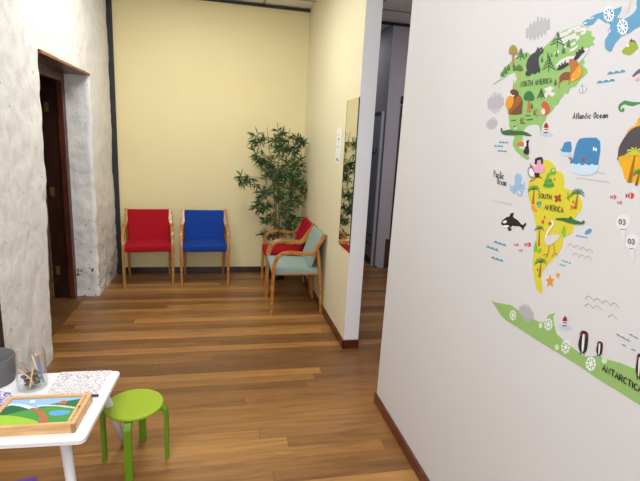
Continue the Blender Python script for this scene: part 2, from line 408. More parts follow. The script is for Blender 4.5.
# hall doors
dh = empty('door_2', (2.07, 6.2, 0)); struct(dh)
M_doorgrey = mat('grey_door_paint', (126, 132, 142), 0.45, var=0.02); M_framegrey = mat('pale_frame_paint', (206, 206, 214), 0.5, var=0.02)
M_linegrey = mat('dark_line', (40, 42, 48), 0.5)
rel(dh, 2.040, 2.07, 5.86, 5.905, 0, 2.075, M_framegrey, 'door_frame')
rel(dh, 2.040, 2.07, 6.70, 6.745, 0, 2.075, M_framegrey, 'door_frame')
rel(dh, 2.045, 2.07, 5.905, 6.70, 2.035, 2.075, M_linegrey, 'door_frame')
rel(dh, 2.052, 2.07, 5.905, 6.70, 0.09, 2.035, M_doorgrey, 'door_leaf')
for z in (0.28, 0.40): rel(dh, 2.049, 2.053, 5.905, 6.70, z-0.009, z+0.009, M_linegrey, 'door_band', 0)
rel(dh, 2.049, 2.053, 5.905, 6.70, 0.0, 0.09, M_linegrey, 'kick_strip', 0)
for y in (6.02, 6.16):
    b = bmesh.new(); tube(b, spline([(-0.018, y-6.2, 1.60), (-0.03, y-6.2, 1.56), (-0.06, y-6.2, 1.52), (-0.07, y-6.2, 1.55)], 4), 0.007, 6)
    newobj('coat_hook', b, M_black, dh, smooth=True)
d3 = empty('door_3', (2.6, 5.78, 0)); struct(d3)
rel(d3, 2.245, 2.30, 5.765, 5.79, 0, 2.10, M_frame, 'door_frame')
rel(d3, 2.98, 3.035, 5.765, 5.79, 0, 2.10, M_frame, 'door_frame')
rel(d3, 2.245, 3.035, 5.765, 5.79, 2.10, 2.155, M_frame, 'door_frame')
rel(d3, 2.30, 2.98, 5.775, 5.79, 0.01, 2.10, mat('dark_brown_door', (58, 34, 30), 0.4, var=0.1), 'door_leaf')
rel(d3, 2.195, 2.26, 5.76, 5.79, 0, 0.40, mat('brown_block', (86, 58, 50), 0.5), 'plinth_block')
rel(d3, 2.24, 2.32, 5.74, 5.79, 2.17, 2.27, M_black, 'door_closer', 0.01)

# ------------------------------------------------------------------ armchairs
SW = 0.25
def make_chair(name, fabric):
    t = empty(name, (0, 0, 0))
    for s in (-1, 1):
        x0, x1 = s*0.250, s*0.238
        path = [(s*0.247, -0.245, 0.0), (x0, -0.243, 0.20), (x0, -0.238, 0.40), (x0, -0.228, 0.50), (x0, -0.200, 0.570), (x0, -0.150, 0.605), (x0, -0.08, 0.614),
                (x0, 0.02, 0.604), (x0, 0.095, 0.600), (x0, 0.135, 0.618), (x1, 0.168, 0.660), (x1, 0.206, 0.715), (x1, 0.250, 0.790)]
        sp = spline(path, 5); k = 20
        leg = sp[:k+1]; arm = sp[k:]
        b = bmesh.new(); n = len(leg)
        strip(b, leg, (1, 0, 0), [0.013+0.004*min(1, i/(n*0.6)) for i in range(n)], [0.0125+0.004*min(1, i/(n*0.6)) for i in range(n)]); newobj('leg', b, M_arm, t)
        b = bmesh.new(); n = len(arm)
        strip(b, arm, (1, 0, 0), [0.017+0.004*math.sin(PI*i/(n-1)) for i in range(n)], 0.0155); newobj('armrest', b, M_arm, t)
        rl = spline([(s*0.222, 0.243, 0.0), (s*0.228, 0.228, 0.25), (s*0.232, 0.205, 0.48), (s*0.236, 0.180, 0.640)], 4); n = len(rl)
        b = bmesh.new(); strip(b, rl, (1, 0, 0), [0.012+0.004*min(1, i/(n*0.6)) for i in range(n)], [0.012+0.004*min(1, i/(n*0.6)) for i in range(n)]); newobj('leg', b, M_arm, t)
    b = bmesh.new()
    def sh(p):
        f = (p.y+0.235)/0.47; p.x *= 1-0.06*f
        return p
    cushion(b, 0.492, 0.465, 0.078, 0.024, 0.010, 10, sh)
    bmesh.ops.rotate(b, verts=b.verts, cent=(0, 0, 0), matrix=Matrix.Rotation(math.radians(-1.5), 3, 'X'))
    bmesh.ops.translate(b, verts=b.verts, vec=(0, -0.02, 0.424)); newobj('seat', b, fabric, t, smooth=True)
    b = bmesh.new()
    def bk(p):
        p.z += 0.010*(p.x/0.21)**2; return p
    cushion(b, 0.446, 0.375, 0.036, 0.012, 0.004, 10, bk)
    bmesh.ops.rotate(b, verts=b.verts, cent=(0, 0, 0), matrix=Matrix.Rotation(math.radians(71), 3, 'X'))
    bmesh.ops.translate(b, verts=b.verts, vec=(0, 0.178, 0.606)); newobj('backrest', b, fabric, t, smooth=True)
    b = bmesh.new(); box(b, -0.232, 0.232, -0.205, -0.185, 0.389, 0.404, 0.003); box(b, -0.225, 0.225, 0.175, 0.195, 0.389, 0.404, 0.003)
    box(b, -0.240, -0.222, -0.235, 0.205, 0.3892, 0.404, 0.003); box(b, 0.222, 0.240, -0.235, 0.205, 0.3892, 0.404, 0.003)
    newobj('seat_rail', b, M_arm, t)
    return t
def copy_tree(o, parent=None):
    c = o.copy(); C.objects.link(c)
    if parent: c.parent = parent
    for ch_ in [x for x in bpy.data.objects if x.parent == o]: copy_tree(ch_, c)
    return c
F_red = mat('red_fabric', (166, 16, 34), 0.9, var=0.10, scale=400, bump=0.25, bscale=500, spec=0.2)
F_blue = mat('blue_fabric', (20, 62, 150), 0.9, var=0.10, scale=400, bump=0.25, bscale=500, spec=0.2)
F_teal = mat('pale_teal_fabric', (146, 166, 160), 0.9, var=0.06, scale=300, bump=0.25, bscale=500, spec=0.2)
G = 'wooden waiting room armchairs'
ca = make_chair('armchair', F_red); ca.location = (-0.790, 5.315, 0); ca.rotation_euler.z = math.radians(7); ca.scale = (1.0, 1, 1)
tag(ca, 'red fabric armchair facing the camera, beside the stone wall', 'chair', G)
def chair(loc, rz, fab, label, sx=1):
    c = copy_tree(ca); c.location = loc; c.rotation_euler = (0, 0, math.radians(rz)); c.scale = (sx, 1, 1)
    for k in [x for x in bpy.data.objects if x.parent == c]:
        if k.name.split('.')[0] in ('seat', 'backrest'):
            k.data = k.data.copy(); k.data.materials[0] = fab
    tag(c, label, 'chair', G); return c
chair((-0.180, 5.325, 0), 3, F_blue, 'royal blue fabric armchair against the back wall', 1.01)
chair((0.722, 4.958, 0), -90, F_red, 'red fabric armchair side-on in front of the bamboo plant')
chair((0.725, 4.405, 0), -90, F_teal, 'pale teal fabric armchair side-on, nearest the long mirror')

# ------------------------------------------------------------------ artificial bamboo
def bamboo():
    base = Vector((0.66, 5.36, 0))
    t = empty('potted_bamboo', base); tag(t, 'tall artificial bamboo plant with fine dark green leaves in the corner', 'plant')
    b = bmesh.new(); lathe(b, [(0.085, 0), (0.095, 0.01), (0.118, 0.19), (0.124, 0.195), (0.124, 0.21), (0.112, 0.21), (0.108, 0.18)], 28, cap1=True); newobj('pot', b, M_black, t, smooth=False)
    rnd = random.Random(5)
    M_st = wood_mat('bamboo_cane', (120, 98, 56), (166, 138, 88), 0.5, (20, 20, 6), 0)
    M_lf = mat('bamboo_leaf', (50, 78, 44), 0.5, var=0.3, scale=9, tint=(22, 42, 28), spec=0.4)
    M_lf2 = mat('bamboo_leaf_light', (92, 126, 52), 0.5, var=0.3, scale=9, spec=0.4)
    # canes: foot (x, y) -> top, in metres
    tops = [(0.50, 5.30, 1.78), (0.62, 5.32, 1.84), (0.76, 5.34, 1.78), (0.70, 5.26, 1.55), (0.56, 5.38, 1.50), (0.82, 5.30, 1.30)]
    canes = []
    for i, tp in enumerate(tops):
        a = 2*PI*i/len(tops); f = base+Vector((0.05*math.cos(a), 0.05*math.sin(a), 0.15)); tp = Vector(tp)
        mid = f.lerp(tp, 0.5)+Vector((rnd.uniform(-.03, .03), rnd.uniform(-.03, .03), 0))
        pts = spline([f, mid, tp], 8); canes.append(pts)
        b = bmesh.new(); n = len(pts); tube(b, [p-base for p in pts], [0.0095*(1-0.7*k/n) for k in range(n)], 7); newobj('cane', b, M_st, t, smooth=True)
    bl = bmesh.new(); b2 = bmesh.new(); bt = bmesh.new()
    def leaf(b, p, d, L, w):
        d = d.normalized(); s = d.cross(Vector((rnd.uniform(-.6, .6), rnd.uniform(-1, -.2), rnd.uniform(-.3, 1)))).normalized(); up = s.cross(d)
        pr = [(0, 0.12, 0), (0.3, 1, 0.02), (0.65, 0.75, 0.0), (1, 0.02, -0.10)]; prev = None
        for u, ww, h in pr:
            c = p+d*(L*u)+up*(h*L)+Vector((0, 0, -0.12*L*u*u))
            c.x = min(c.x, XC-0.012); c.y = min(c.y, YB-0.012)
            l = b.verts.new(c-s*w*ww-base); r = b.verts.new(c+s*w*ww-base); m = b.verts.new(c-up*w*0.35*ww-base)
            if prev: b.faces.new((prev[0], prev[1], m, l)); b.faces.new((prev[1], prev[2], r, m))
            prev = (l, m, r)
    def twig(a, c):
        tube(bt, [a-base, (a.lerp(c, .5)+Vector((0, 0, 0.015)))-base, c-base], 0.0022, 4)
    def cluster(c, R, n):
        near = min((p for cn in canes for p in cn), key=lambda p: (p-c).length+0.6*max(0, p.z-c.z))
        twig(near, c)
        for k in range(int(n*1.3)):
            o = Vector((rnd.gauss(0, .40), rnd.gauss(0, .40), rnd.gauss(0, .40)))*R*0.85
            q = c+o; tw = c+o*0.4; twig(c, q)
            m = rnd.randint(4, 6)
            for j in range(m):
                d = Vector((rnd.gauss(0, .8), rnd.gauss(0, .6), rnd.gauss(0.0, .6)))+o.normalized()*0.7
                leaf(b2 if rnd.random() < 0.24 else bl, q, d, rnd.uniform(0.065, 0.115), rnd.uniform(0.0060, 0.0100))
    # tufts surveyed on the plane of the plant: photo point, depth, size, count
    for px, py, Y, R, n in [
        (254, 134, 5.30, .07, 5), (258, 142, 5.30, .08, 7), (253, 150, 5.30, .06, 4), (259, 156, 5.32, .07, 5),
        (278, 131, 5.30, .06, 6), (275, 138, 5.28, .09, 8), (285, 139, 5.30, .10, 9), (297, 136, 5.30, .06, 6), (299, 142, 5.30, .05, 5), (291, 147, 5.28, .07, 7), (280, 148, 5.26, .08, 7),
        (240, 176, 5.28, .06, 5), (247, 174, 5.28, .035, 3), (244, 180, 5.28, .04, 3), (254, 182, 5.30, .03, 2),
        (263, 163, 5.3, .08, 7), (270, 158, 5.32, .07, 6), (276, 165, 5.25, .10, 9), (287, 160, 5.3, .09, 9), (296, 163, 5.3, .08, 7), (267, 173, 5.3, .08, 7),
        (284, 172, 5.22, .10, 10), (294, 176, 5.25, .09, 8), (275, 181, 5.28, .09, 8), (288, 186, 5.25, .10, 9), (261, 189, 5.3, .07, 6), (300, 182, 5.3, .05, 5),
        (268, 193, 5.25, .09, 8), (258, 200, 5.3, .07, 6), (280, 197, 5.3, .08, 7), (292, 196, 5.25, .08, 7), (300, 193, 5.3, .05, 4), (263, 205, 5.28, .08, 7), (256, 205, 5.3, .05, 4),
        (286, 206, 5.25, .08, 7), (295, 203, 5.28, .05, 4), (268, 214, 5.25, .08, 6), (283, 214, 5.25, .07, 6), (264, 221, 5.28, .07, 5), (289, 220, 5.25, .07, 6),
        (277, 222, 5.2, .06, 4), (262, 230, 5.28, .06, 4), (287, 229, 5.28, .07, 5), (272, 232, 5.25, .06, 4), (294, 214, 5.3, .05, 3)]:
        cluster(at(px+2, py+3, Y=Y), R, n)
    newobj('twigs', bt, M_st, t)
    newobj('leaves', bl, M_lf, t); tag(newobj('leaves', b2, M_lf2, t), 'lighter green leaves')
bamboo()

# ------------------------------------------------------------------ long mirror and notice on the cream wall
def mirror_mat():
    m = bpy.data.materials.new('mirror_silver'); m.use_nodes = True; p = m.node_tree.nodes['Principled BSDF']
    p.inputs['Metallic'].default_value = 1; p.inputs['Roughness'].default_value = 0.015; p.inputs['Base Color'].default_value = (0.9, 0.9, 0.86, 1); return m
bm = bmesh.new(); box(bm, -0.006, 0, -0.163, 0.163, 0, 1.175, 0.0015)
mr = newobj('wall_mirror', bm, mirror_mat()); mr.location = (XC-0.0005, 3.535, 0.808)
tag(mr, 'tall narrow frameless mirror fixed at the end of the cream wall', 'mirror')
b = bmesh.new(); box(b, -0.0072, 0.001, -0.166, -0.163, 0, 1.175); box(b, -0.0072, 0.001, 0.163, 0.166, 0, 1.175); newobj('mirror_edge', b, mat('mirror_edge', (60, 66, 60), 0.3), mr)
bm = bmesh.new(); box(bm, -0.002, 0, -0.078, 0.078, 0, 0.298)
nt_ = newobj('paper_notice', bm, M_white); nt_.location = (XC-0.0005, 3.93, 1.474)
tag(nt_, 'narrow white paper notice taped beside the mirror', 'notice')
b = bmesh.new()
for y, z, w, h in [(0.0, .232, .010, .018), (-.005, .198, .050, .012), (-.005, .180, .012, .010), (0.0, .135, .030, .012), (.01, .020, .05, .022), (-.05, .012, .014, .02)]:
    box(b, -0.0026, -0.0021, y-w/2, y+w/2, z, z+h)
newobj('printed_marks', b, mat('ink', (120, 116, 126), .8), nt_)

# ------------------------------------------------------------------ children's table
TZ = 0.473
TR = math.radians(-2.6)
tb = empty('activity_table', (-0.50, 2.00, 0), TR)
tag(tb, "low white children's table with round splayed legs", 'table')
# local frame: right edge at x=0, near edge y=-0.285 far edge y=+0.265
b = bmesh.new(); TW, TN, TF = 0.84, -0.282, 0.268; r = 0.024; pts = []
for cx, cy, a0 in [(-r, TF-r, 0), (-TW+r, TF-r, 90), (-TW+r, TN+r, 180), (-r, TN+r, 270)]:
    for k in range(7):
        a = math.radians(a0+15*k); pts.append((cx+r*math.cos(a), cy+r*math.sin(a)))
rings = []
for z, ins in [(TZ-0.020, .002), (TZ-0.018, 0), (TZ-0.002, 0), (TZ, .002)]:
    rings.append([b.verts.new((x*(1) - math.copysign(ins, x+TW/2), y-math.copysign(ins, y), z)) for x, y in pts])
for a, c in zip(rings, rings[1:]):
    for i in range(len(pts)): b.faces.new((a[i], a[(i+1) % len(pts)], c[(i+1) % len(pts)], c[i]))
b.faces.new(rings[0][::-1]); b.faces.new(rings[-1]); newobj('tabletop', b, M_table, tb)
for tx, ty, fx, fy in [(-0.060, TF-0.118, -0.014, TF+0.074), (-0.118, TN+0.118, -0.014, TN-0.060), (-TW+0.060, TF-0.118, -TW+0.028, TF+0.074), (-TW+0.060, TN+0.118, -TW+0.028, TN-0.074)]:
    b = bmesh.new(); tube(b, [(tx, ty, TZ-0.02), ((tx+fx)/2, (ty+fy)/2, TZ/2-0.01), (fx, fy, 0.006)], [0.021, 0.019, 0.0165], 16)
    lg = newobj('leg', b, M_tleg, tb, smooth=True)
    b = bmesh.new(); lathe(b, [(0.0165, 0), (0.0175, 0.008)], 14, c=(fx, fy, 0)); newobj('foot', b, mat('grey_foot', (70, 70, 72), .6), lg)

# ------------------------------------------------------------------ green stool
def stool(name, loc, rz, m1, m2, label):
    t = empty(name, loc, rz); tag(t, label, 'stool')
    b = bmesh.new(); lathe(b, [(0.129, 0.300), (0.137, 0.303), (0.140, 0.310), (0.138, 0.317), (0.133, 0.320)], 48); newobj('seat', b, m1, t)
    for k in range(4):
        a = PI/2*k; c, s = math.cos(a), math.sin(a)
        prof = spline([(0.06, 0.291), (0.11, 0.291), (0.136, 0.287), (0.150, 0.272), (0.156, 0.245), (0.157, 0.12), (0.157, 0.0)], 5)if False else \
            spline([(0.06, 0, 0.292), (0.105, 0, 0.292), (0.135, 0, 0.288), (0.149, 0, 0.272), (0.153, 0, 0.245), (0.153, 0, 0.12), (0.153, 0, 0.0)], 5)
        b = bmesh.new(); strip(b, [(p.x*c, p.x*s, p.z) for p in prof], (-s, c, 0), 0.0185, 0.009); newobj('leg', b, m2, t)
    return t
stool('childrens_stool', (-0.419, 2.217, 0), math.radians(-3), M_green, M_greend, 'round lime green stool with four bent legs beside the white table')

# ------------------------------------------------------------------ things on the table
def on_table(px, py, z=TZ): return at(px, py, Z=z)
# puzzle tray
tr = empty('puzzle_tray', (-0.705, 1.893, TZ), math.radians(-2.0)); tag(tr, 'shallow pine tray holding a countryside picture puzzle', 'puzzle')
inv = tr.matrix_basis.inverted() if False else None
Mtr = Matrix.Translation(tr.location) @ Matrix.Rotation(math.radians(-2.0), 4, 'Z'); Mi = Mtr.inverted()
def tpt(x, y, z): # zoomed tray survey -> local tray point
    return Mi @ at(x/6.4, 390+y/6.4, Z=TZ+z)
TX0, TX1, TY0, TY1 = -0.180, 0.150, -0.118, 0.110
b = bmesh.new(); fw = 0.017
box(b, TX0, TX1, TY1-fw*0.9, TY1, 0, 0.042, 0.002); box(b, TX0, TX1, TY0, TY0+fw, 0, 0.042, 0.002)
box(b, TX0, TX0+fw, TY0, TY1, 0, 0.0418, 0.002); box(b, TX1-0.034, TX1-0.021, TY0+fw, TY1-fw, 0, 0.0418, 0.001); box(b, TX1-0.016, TX1, TY0, TY1, 0, 0.0421, 0.002)
box(b, TX1-0.024, TX1-0.012, TY0+fw, TY1-fw, 0, 0.036)
newobj('tray_frame', b, M_tray, tr)
b = bmesh.new(); lathe(b, [(0.0045, 0.036), (0.0045, 0.046), (0.003, 0.048)], 12, c=(TX1-0.0185, 0.0, 0)); newobj('knob', b, mat('tray_knob', (160, 112, 62), .5), tr)
PZ = 0.034
IX0, IX1, IY0, IY1 = TX0+fw, TX1-0.034, TY0+fw, TY1-fw
def picture(name, col, pts, lay, smooth=True, raw=False):
    if not raw: P = [tpt(x, y, PZ) for x, y in pts]
    else: P = [Vector((x, y, 0)) for x, y in pts]
    if smooth: P = spline(P, 4, closed=True)
    b = bmesh.new(); z = PZ+0.0006*lay
    vs = []
    for p in P:
        q = Vector((max(IX0, min(IX1, p.x)), max(IY0, min(IY1, p.y)), z))
        if not vs or (vs[-1].co-q).length > 1e-5: vs.append(b.verts.new(q))
    if (vs[0].co-vs[-1].co).length < 1e-5: b.verts.remove(vs.pop())
    f = b.faces.new(vs); b.normal_update()
    if f.normal.z < 0: bmesh.ops.reverse_faces(b, faces=[f])
    bmesh.ops.triangulate(b, faces=b.faces)
    return newobj(name, b, mat('puzzle_'+name+str(col[0]), col, .45, var=.03), tr)
picture('sky_piece', (150, 190, 226), [(IX0, IY0), (IX1, IY0), (IX1, IY1), (IX0, IY1)], 0, False, True)
picture('cloud_piece', (244, 246, 250), [(190, 74), (200, 67), (222, 67), (224, 80), (205, 84), (192, 82)], 2)
picture('mist_piece', (214, 226, 240), [(60, 92), (120, 88), (200, 105), (250, 125), (180, 130), (60, 112)], 1)
picture('hill_piece', (30, 104, 66), [(0, 150), (55, 104), (110, 104), (180, 122), (240, 145), (150, 165), (0, 190)], 2)
picture('hill_piece', (26, 110, 62), [(240, 118), (330, 92), (440, 70), (560, 58), (540, 125), (400, 118), (300, 122)], 2)
picture('roof_piece', (190, 112, 66), [(372, 88), (412, 68), (428, 84), (410, 92)], 3)
picture('meadow_piece', (74, 150, 62), [(-60, 190), (60, 155), (150, 135), (250, 118), (390, 108), (540, 118), (470, 215), (200, 225), (-60, 225)], 3)
picture('path_piece', (176, 106, 70), [(192, 122), (222, 118), (255, 128), (292, 155), (306, 205), (246, 215), (252, 175), (232, 145)], 4)
picture('pond_piece', (96, 164, 216), [(312, 152), (335, 137), (390, 132), (445, 136), (452, 148), (420, 162), (360, 168), (320, 163)], 4)
picture('lime_hill_piece', (156, 200, 56), [(-80, 170), (0, 166), (70, 168), (150, 180), (240, 206), (200, 228), (-80, 228)], 5)
b = bmesh.new()
for i in range(17):
    u = i/16; x = 244+(486-244)*u; y = 102-18*math.sin(PI*min(1, u*1.0))*0.45+12*u
    p = tpt(x, y, PZ+0.004); q = tpt(x+9, y-2, PZ+0.004)
    for a_, w_ in ((p, 0.0022),):
        box(b, a_.x-w_, a_.x+w_, a_.y-0.006, a_.y+0.006, PZ+0.003, PZ+0.0045)
    if i: box(b, min(pp.x, p.x), max(pp.x, p.x), p.y-0.001, p.y+0.001, PZ+0.003, PZ+0.0042)
    pp = p
newobj('fence_piece', b, mat('puzzle_fence', (244, 244, 240), .5), tr)

# colouring sheets
def page_mat(name, ink, scale, thick):
    m = bpy.data.materials.new(name); m.use_nodes = True; nt = m.node_tree; L = nt.links; N = nt.nodes; p = N['Principled BSDF']; p.inputs['Roughness'].default_value = .8
    tc = N.new('ShaderNodeTexCoord'); nz = N.new('ShaderNodeTexNoise'); nz.inputs['Scale'].default_value = 14; L.new(tc.outputs['Object'], nz.inputs['Vector'])
    mx = N.new('ShaderNodeMix'); mx.data_type = 'RGBA'; mx.inputs['Factor'].default_value = 0.12; L.new(tc.outputs['Object'], mx.inputs['A']); L.new(nz.outputs['Color'], mx.inputs['B'])
    v = N.new('ShaderNodeTexVoronoi'); v.feature = 'DISTANCE_TO_EDGE'; v.inputs['Scale'].default_value = scale; L.new(mx.outputs['Result'], v.inputs['Vector'])
    r = N.new('ShaderNodeValToRGB'); r.color_ramp.elements[0].position = thick*.4; r.color_ramp.elements[0].color = lin(ink); r.color_ramp.elements[1].position = thick; r.color_ramp.elements[1].color = lin((236, 233, 234))
    L.new(v.outputs['Distance'], r.inputs['Fac']); L.new(r.outputs['Color'], p.inputs['Base Color']); return m
def sheet_on_table(name, corners, m, label, z):
    P = [at(x, y, Z=z) for x, y in corners]; c = sum(P, Vector())/4; b = bmesh.new()
    lo = [b.verts.new(Vector((p.x, p.y, z-0.0004))) for p in P]; hi = [b.verts.new(Vector((p.x, p.y, z))) for p in P]
    b.faces.new(lo[::-1]); b.faces.new(hi)
    for i in range(4): b.faces.new((lo[i], lo[(i+1) % 4], hi[(i+1) % 4], hi[i]))
    bmesh.ops.recalc_face_normals(b, faces=b.faces)
    o = newobj(name, b, m, origin=c); tag(o, label, 'paper', 'colouring sheets on the white table'); return o
sheet_on_table('colouring_page', [(46, 393.5), (61, 372), (111.5, 370.3), (95, 397.5)], page_mat('colouring_page', (160, 156, 166), 75, .10), 'colouring page of dense grey outlines at the far corner of the white table', TZ+0.0008)
sheet_on_table('colouring_page', [(-30, 412), (-14, 389), (13, 393), (2, 415)], page_mat('purple_page', (110, 110, 190), 60, .16), 'white sheet with blue-purple scribbles left of the puzzle tray', TZ+0.0008)
# marker behind the tray
b = bmesh.new(); p0, p1 = at(86, 395.6, Z=TZ+0.006), at(98.5, 395.4, Z=TZ+0.006); c = (p0+p1)/2
tube(b, [p0, p0.lerp(p1, .7), p0.lerp(p1, .72), p1], [0.005, 0.005, 0.0056, 0.0052], 10)
mk = newobj('marker_pen', b, mat('navy_marker', (28, 40, 66), .4), origin=c, smooth=True); tag(mk, 'thin dark blue marker lying behind the puzzle tray', 'pen')

# grey felt basket
bc = Vector((-1.040, 2.225, TZ))
b = bmesh.new(); lathe(b, [(0.088, 0.0), (0.091, 0.004), (0.097, 0.122), (0.0965, 0.126), (0.092, 0.126), (0.090, 0.122), (0.084, 0.008)], 40)
bk_ = newobj('felt_basket', b, M_felt, smooth=False, origin=None); bk_.location = bc
tag(bk_, 'round grey felt basket at the left edge of the photo', 'basket')
for f in bk_.data.polygons: f.use_smooth = len(f.vertices) == 4

# glass jar with pencils
jc = Vector((-0.848, 2.158, TZ))
b = bmesh.new(); lathe(b, [(0.050, 0.0), (0.060, 0.003), (0.062, 0.012), (0.0625, 0.172), (0.0605, 0.173), (0.0595, 0.170), (0.0595, 0.014), (0.054, 0.010)], 40)
jr = newobj('glass_jar', b, glass_mat('clear_glass')); jr.location = jc; tag(jr, 'clear glass jar of pencils standing on the white table', 'jar')
for f in jr.data.polygons: f.use_smooth = len(f.vertices) == 4
rnd = random.Random(3)
GP = 'pencils and crayons in the glass jar'
def pencil(p0, p1, col, label, r=0.0036, tip=(226, 190, 140)):
    p0, p1 = Vector(p0), Vector(p1); t = empty('pencil', jc+p0); tag(t, label, 'pencil', GP); d = p1-p0; L = d.length; u = d/L
    b = bmesh.new(); tube(b, [u*0, u*(L-0.018)], r, 6); newobj('pencil_barrel', b, mat('pencil_%d_%d_%d' % col, col, .4), t)
    b = bmesh.new(); tube(b, [u*(L-0.018), u*(L-0.003)], [r, 0.0008], 6); newobj('pencil_tip', b, mat('pencil_wood%d' % tip[0], tip, .6), t)
pencil((0.030, -0.012, 0.014), (-0.050, -0.020, 0.105), (222, 190, 146), 'long bare wooden pencil leaning left in the jar, foremost one')
pencil((0.012, 0.020, 0.014), (-0.052, 0.010, 0.140), (176, 136, 100), 'tan pencil leaning far left behind the others in the jar')
pencil((0.002, -0.035, 0.014), (0.012, -0.006, 0.102), (232, 200, 150), 'short upright cream pencil in the middle of the jar')
pencil((0.045, -0.010, 0.014), (-0.005, 0.030, 0.150), (216, 196, 170), 'pale pencil beside the blue one in the jar')
pencil((0.048, 0.000, 0.016), (0.006, 0.042, 0.152), (92, 120, 180), 'long blue pencil leaning against the right side of the jar', 0.005)
pencil((0.030, 0.030, 0.018), (0.018, 0.050, 0.155), (196, 130, 60), 'orange pencil with tip up at the back of the jar')
cols = [((34, 70, 56), 'dark green'), ((30, 30, 34), 'black'), ((60, 40, 34), 'dark brown'), ((196, 92, 50), 'orange'), ((40, 52, 80), 'navy'), ((40, 92, 66), 'green'), ((140, 40, 50), 'red'), ((28, 28, 30), 'black'), ((70, 46, 36), 'brown'), ((30, 60, 52), 'deep green'), ((190, 150, 110), 'beige'), ((36, 36, 44), 'charcoal'), ((44, 100, 84), 'teal'), ((58, 38, 34), 'dark brown')]
seen = {}
cols += [((60, 60, 70), 'slate'), ((38, 60, 44), 'forest green'), ((90, 50, 40), 'chestnut'), ((30, 30, 36), 'jet'), ((52, 72, 66), 'grey-green'), ((130, 90, 60), 'tan'), ((44, 36, 52), 'plum')]
for i, (c, nm) in enumerate(cols):
    a = 2*PI*i/len(cols)*1.7; r = 0.022+0.020*rnd.random(); z = 0.018+0.0125*(i//6)
    p = Vector((r*math.cos(a), r*math.sin(a), z)); th = rnd.uniform(0, 2*PI)
    q = Vector((-p.x*0.6+0.012*math.cos(th), -p.y*0.6+0.012*math.sin(th), z+rnd.uniform(0.0, 0.022)))
    b = bmesh.new(); tube(b, [Vector((0, 0, 0)), (q-p)*0.8, q-p], [0.0068, 0.0068, 0.003], 10)
    o = newobj('crayon', b, mat('crayon_%d_%d_%d' % c, c, .5), smooth=True); o.location = jc+p
    tag(o, 'short %s crayon heaped at the bottom of the glass jar' % nm, 'crayon', GP+' bottom')

# purple book under the table
b = bmesh.new()
P = [at(8, 482, Z=0.012), at(37, 476.8, Z=0.012)]; d = (P[1]-P[0]).normalized(); n = Vector((d.y, -d.x, 0)); q0 = P[1]-d*0.22; cc = (P[1]+q0)/2+n*0.1
def pb(b, off, z0, z1):
    lo = [q0+d*off+n*off, P[1]-d*off+n*off, P[1]-d*off+n*(0.2-off), q0+d*off+n*(0.2-off)]
    a = [b.verts.new(Vector((v.x, v.y, z0))) for v in lo]; c = [b.verts.new(Vector((v.x, v.y, z1))) for v in lo]
    b.faces.new(a); b.faces.new(c[::-1])
    for i in range(4): b.faces.new((a[i], c[i], c[(i+1) % 4], a[(i+1) % 4]))
    bmesh.ops.recalc_face_normals(b, faces=b.faces)
cc.z = 0
bk = empty('picture_book', cc); tag(bk, 'purple picture book lying on the floor under the table', 'book')
M_purp = mat('purple_cover', (104, 66, 176), .5, var=.08)
b = bmesh.new(); pb(b, 0, 0.0105, 0.0125); bmesh.ops.translate(b, verts=b.verts, vec=-cc); newobj('cover', b, M_purp, bk)
b = bmesh.new(); pb(b, 0, 0.0, 0.002); bmesh.ops.translate(b, verts=b.verts, vec=-cc); newobj('cover', b, M_purp, bk)
b = bmesh.new(); pb(b, .004, 0.002, 0.0105); bmesh.ops.translate(b, verts=b.verts, vec=-cc); newobj('pages', b, M_white, bk)

# ------------------------------------------------------------------ vinyl map stickers on the partition wall
FR = {'A': (560, 0, 8.0), 'B': (485, 10, 5.333), 'C': (485, 80, 6.0125), 'D': (510, 150, 6.871), 'E': (510, 205, 5.344), 'F': (560, 60, 6.871),
      'G': (555, 120, 6.0125), 'H': (555, 190, 5.344), 'I': (560, 275, 3.563), 'J': (485, 290, 6.0125), 'K': (480, 130, 3.7), 'L': (480, 0, 4.0), 'M': (480, 120, 4.0), 'Q': (600, 320, 6.0), 'R': (600, 80, 3.43)}
def wp(fr, x, y):
    x0, y0, s = FR[fr]; p = at(x0+x/s, y0+y/s, X=XP); return Vector((p.y, p.z))       # (Y, Z) on the wall
def wallX(lay): return XP-0.0005-0.0004*lay
def smat(c): return mat('vinyl_%d_%d_%d' % c, c, 0.5, var=0.025, scale=40)
def poly(b, P, lay):
    """flat piece with the outline P (list of (Y, Z))"""
    vs = []
    for p in P:
        v = Vector((wallX(lay), p[0], p[1]))
        if not vs or (vs[-1].co-v).length > 1e-5: vs.append(b.verts.new(v))
    if (vs[0].co-vs[-1].co).length < 1e-5: b.verts.remove(vs.pop())
    if len(vs) < 3: return
    f = b.faces.new(vs); f.normal_update()
    if f.normal.x > 0: f.normal_flip()
    bmesh.ops.triangulate(b, faces=[f])
RC = [0]
def ribbon(b, P, w, lay):
    RC[0] += 1; lay = lay+0.05*(RC[0] % 12)
    P = [Vector(p) for p in P]; q = []
    for i, p in enumerate(P):
        t = (P[min(i+1, len(P)-1)]-P[max(i-1, 0)]); t = t.normalized() if t.length > 0 else Vector((1, 0)); n = Vector((-t.y, t.x))*w/2
        q.append((b.verts.new((wallX(lay), p.x+n.x, p.y+n.y)), b.verts.new((wallX(lay), p.x-n.x, p.y-n.y))))
    for (a, c), (d, e) in zip(q, q[1:]):
        f = b.faces.new((a, c, e, d)); f.normal_update()
        if f.normal.x > 0: f.normal_flip()
def back(b):
    """give a vinyl piece its thickness, down to the paint"""
    ex = bmesh.ops.extrude_face_region(b, geom=list(b.faces))
    for v in ex['geom']:
        if isinstance(v, bmesh.types.BMVert): v.co.x = XP
    bmesh.ops.recalc_face_normals(b, faces=b.faces)
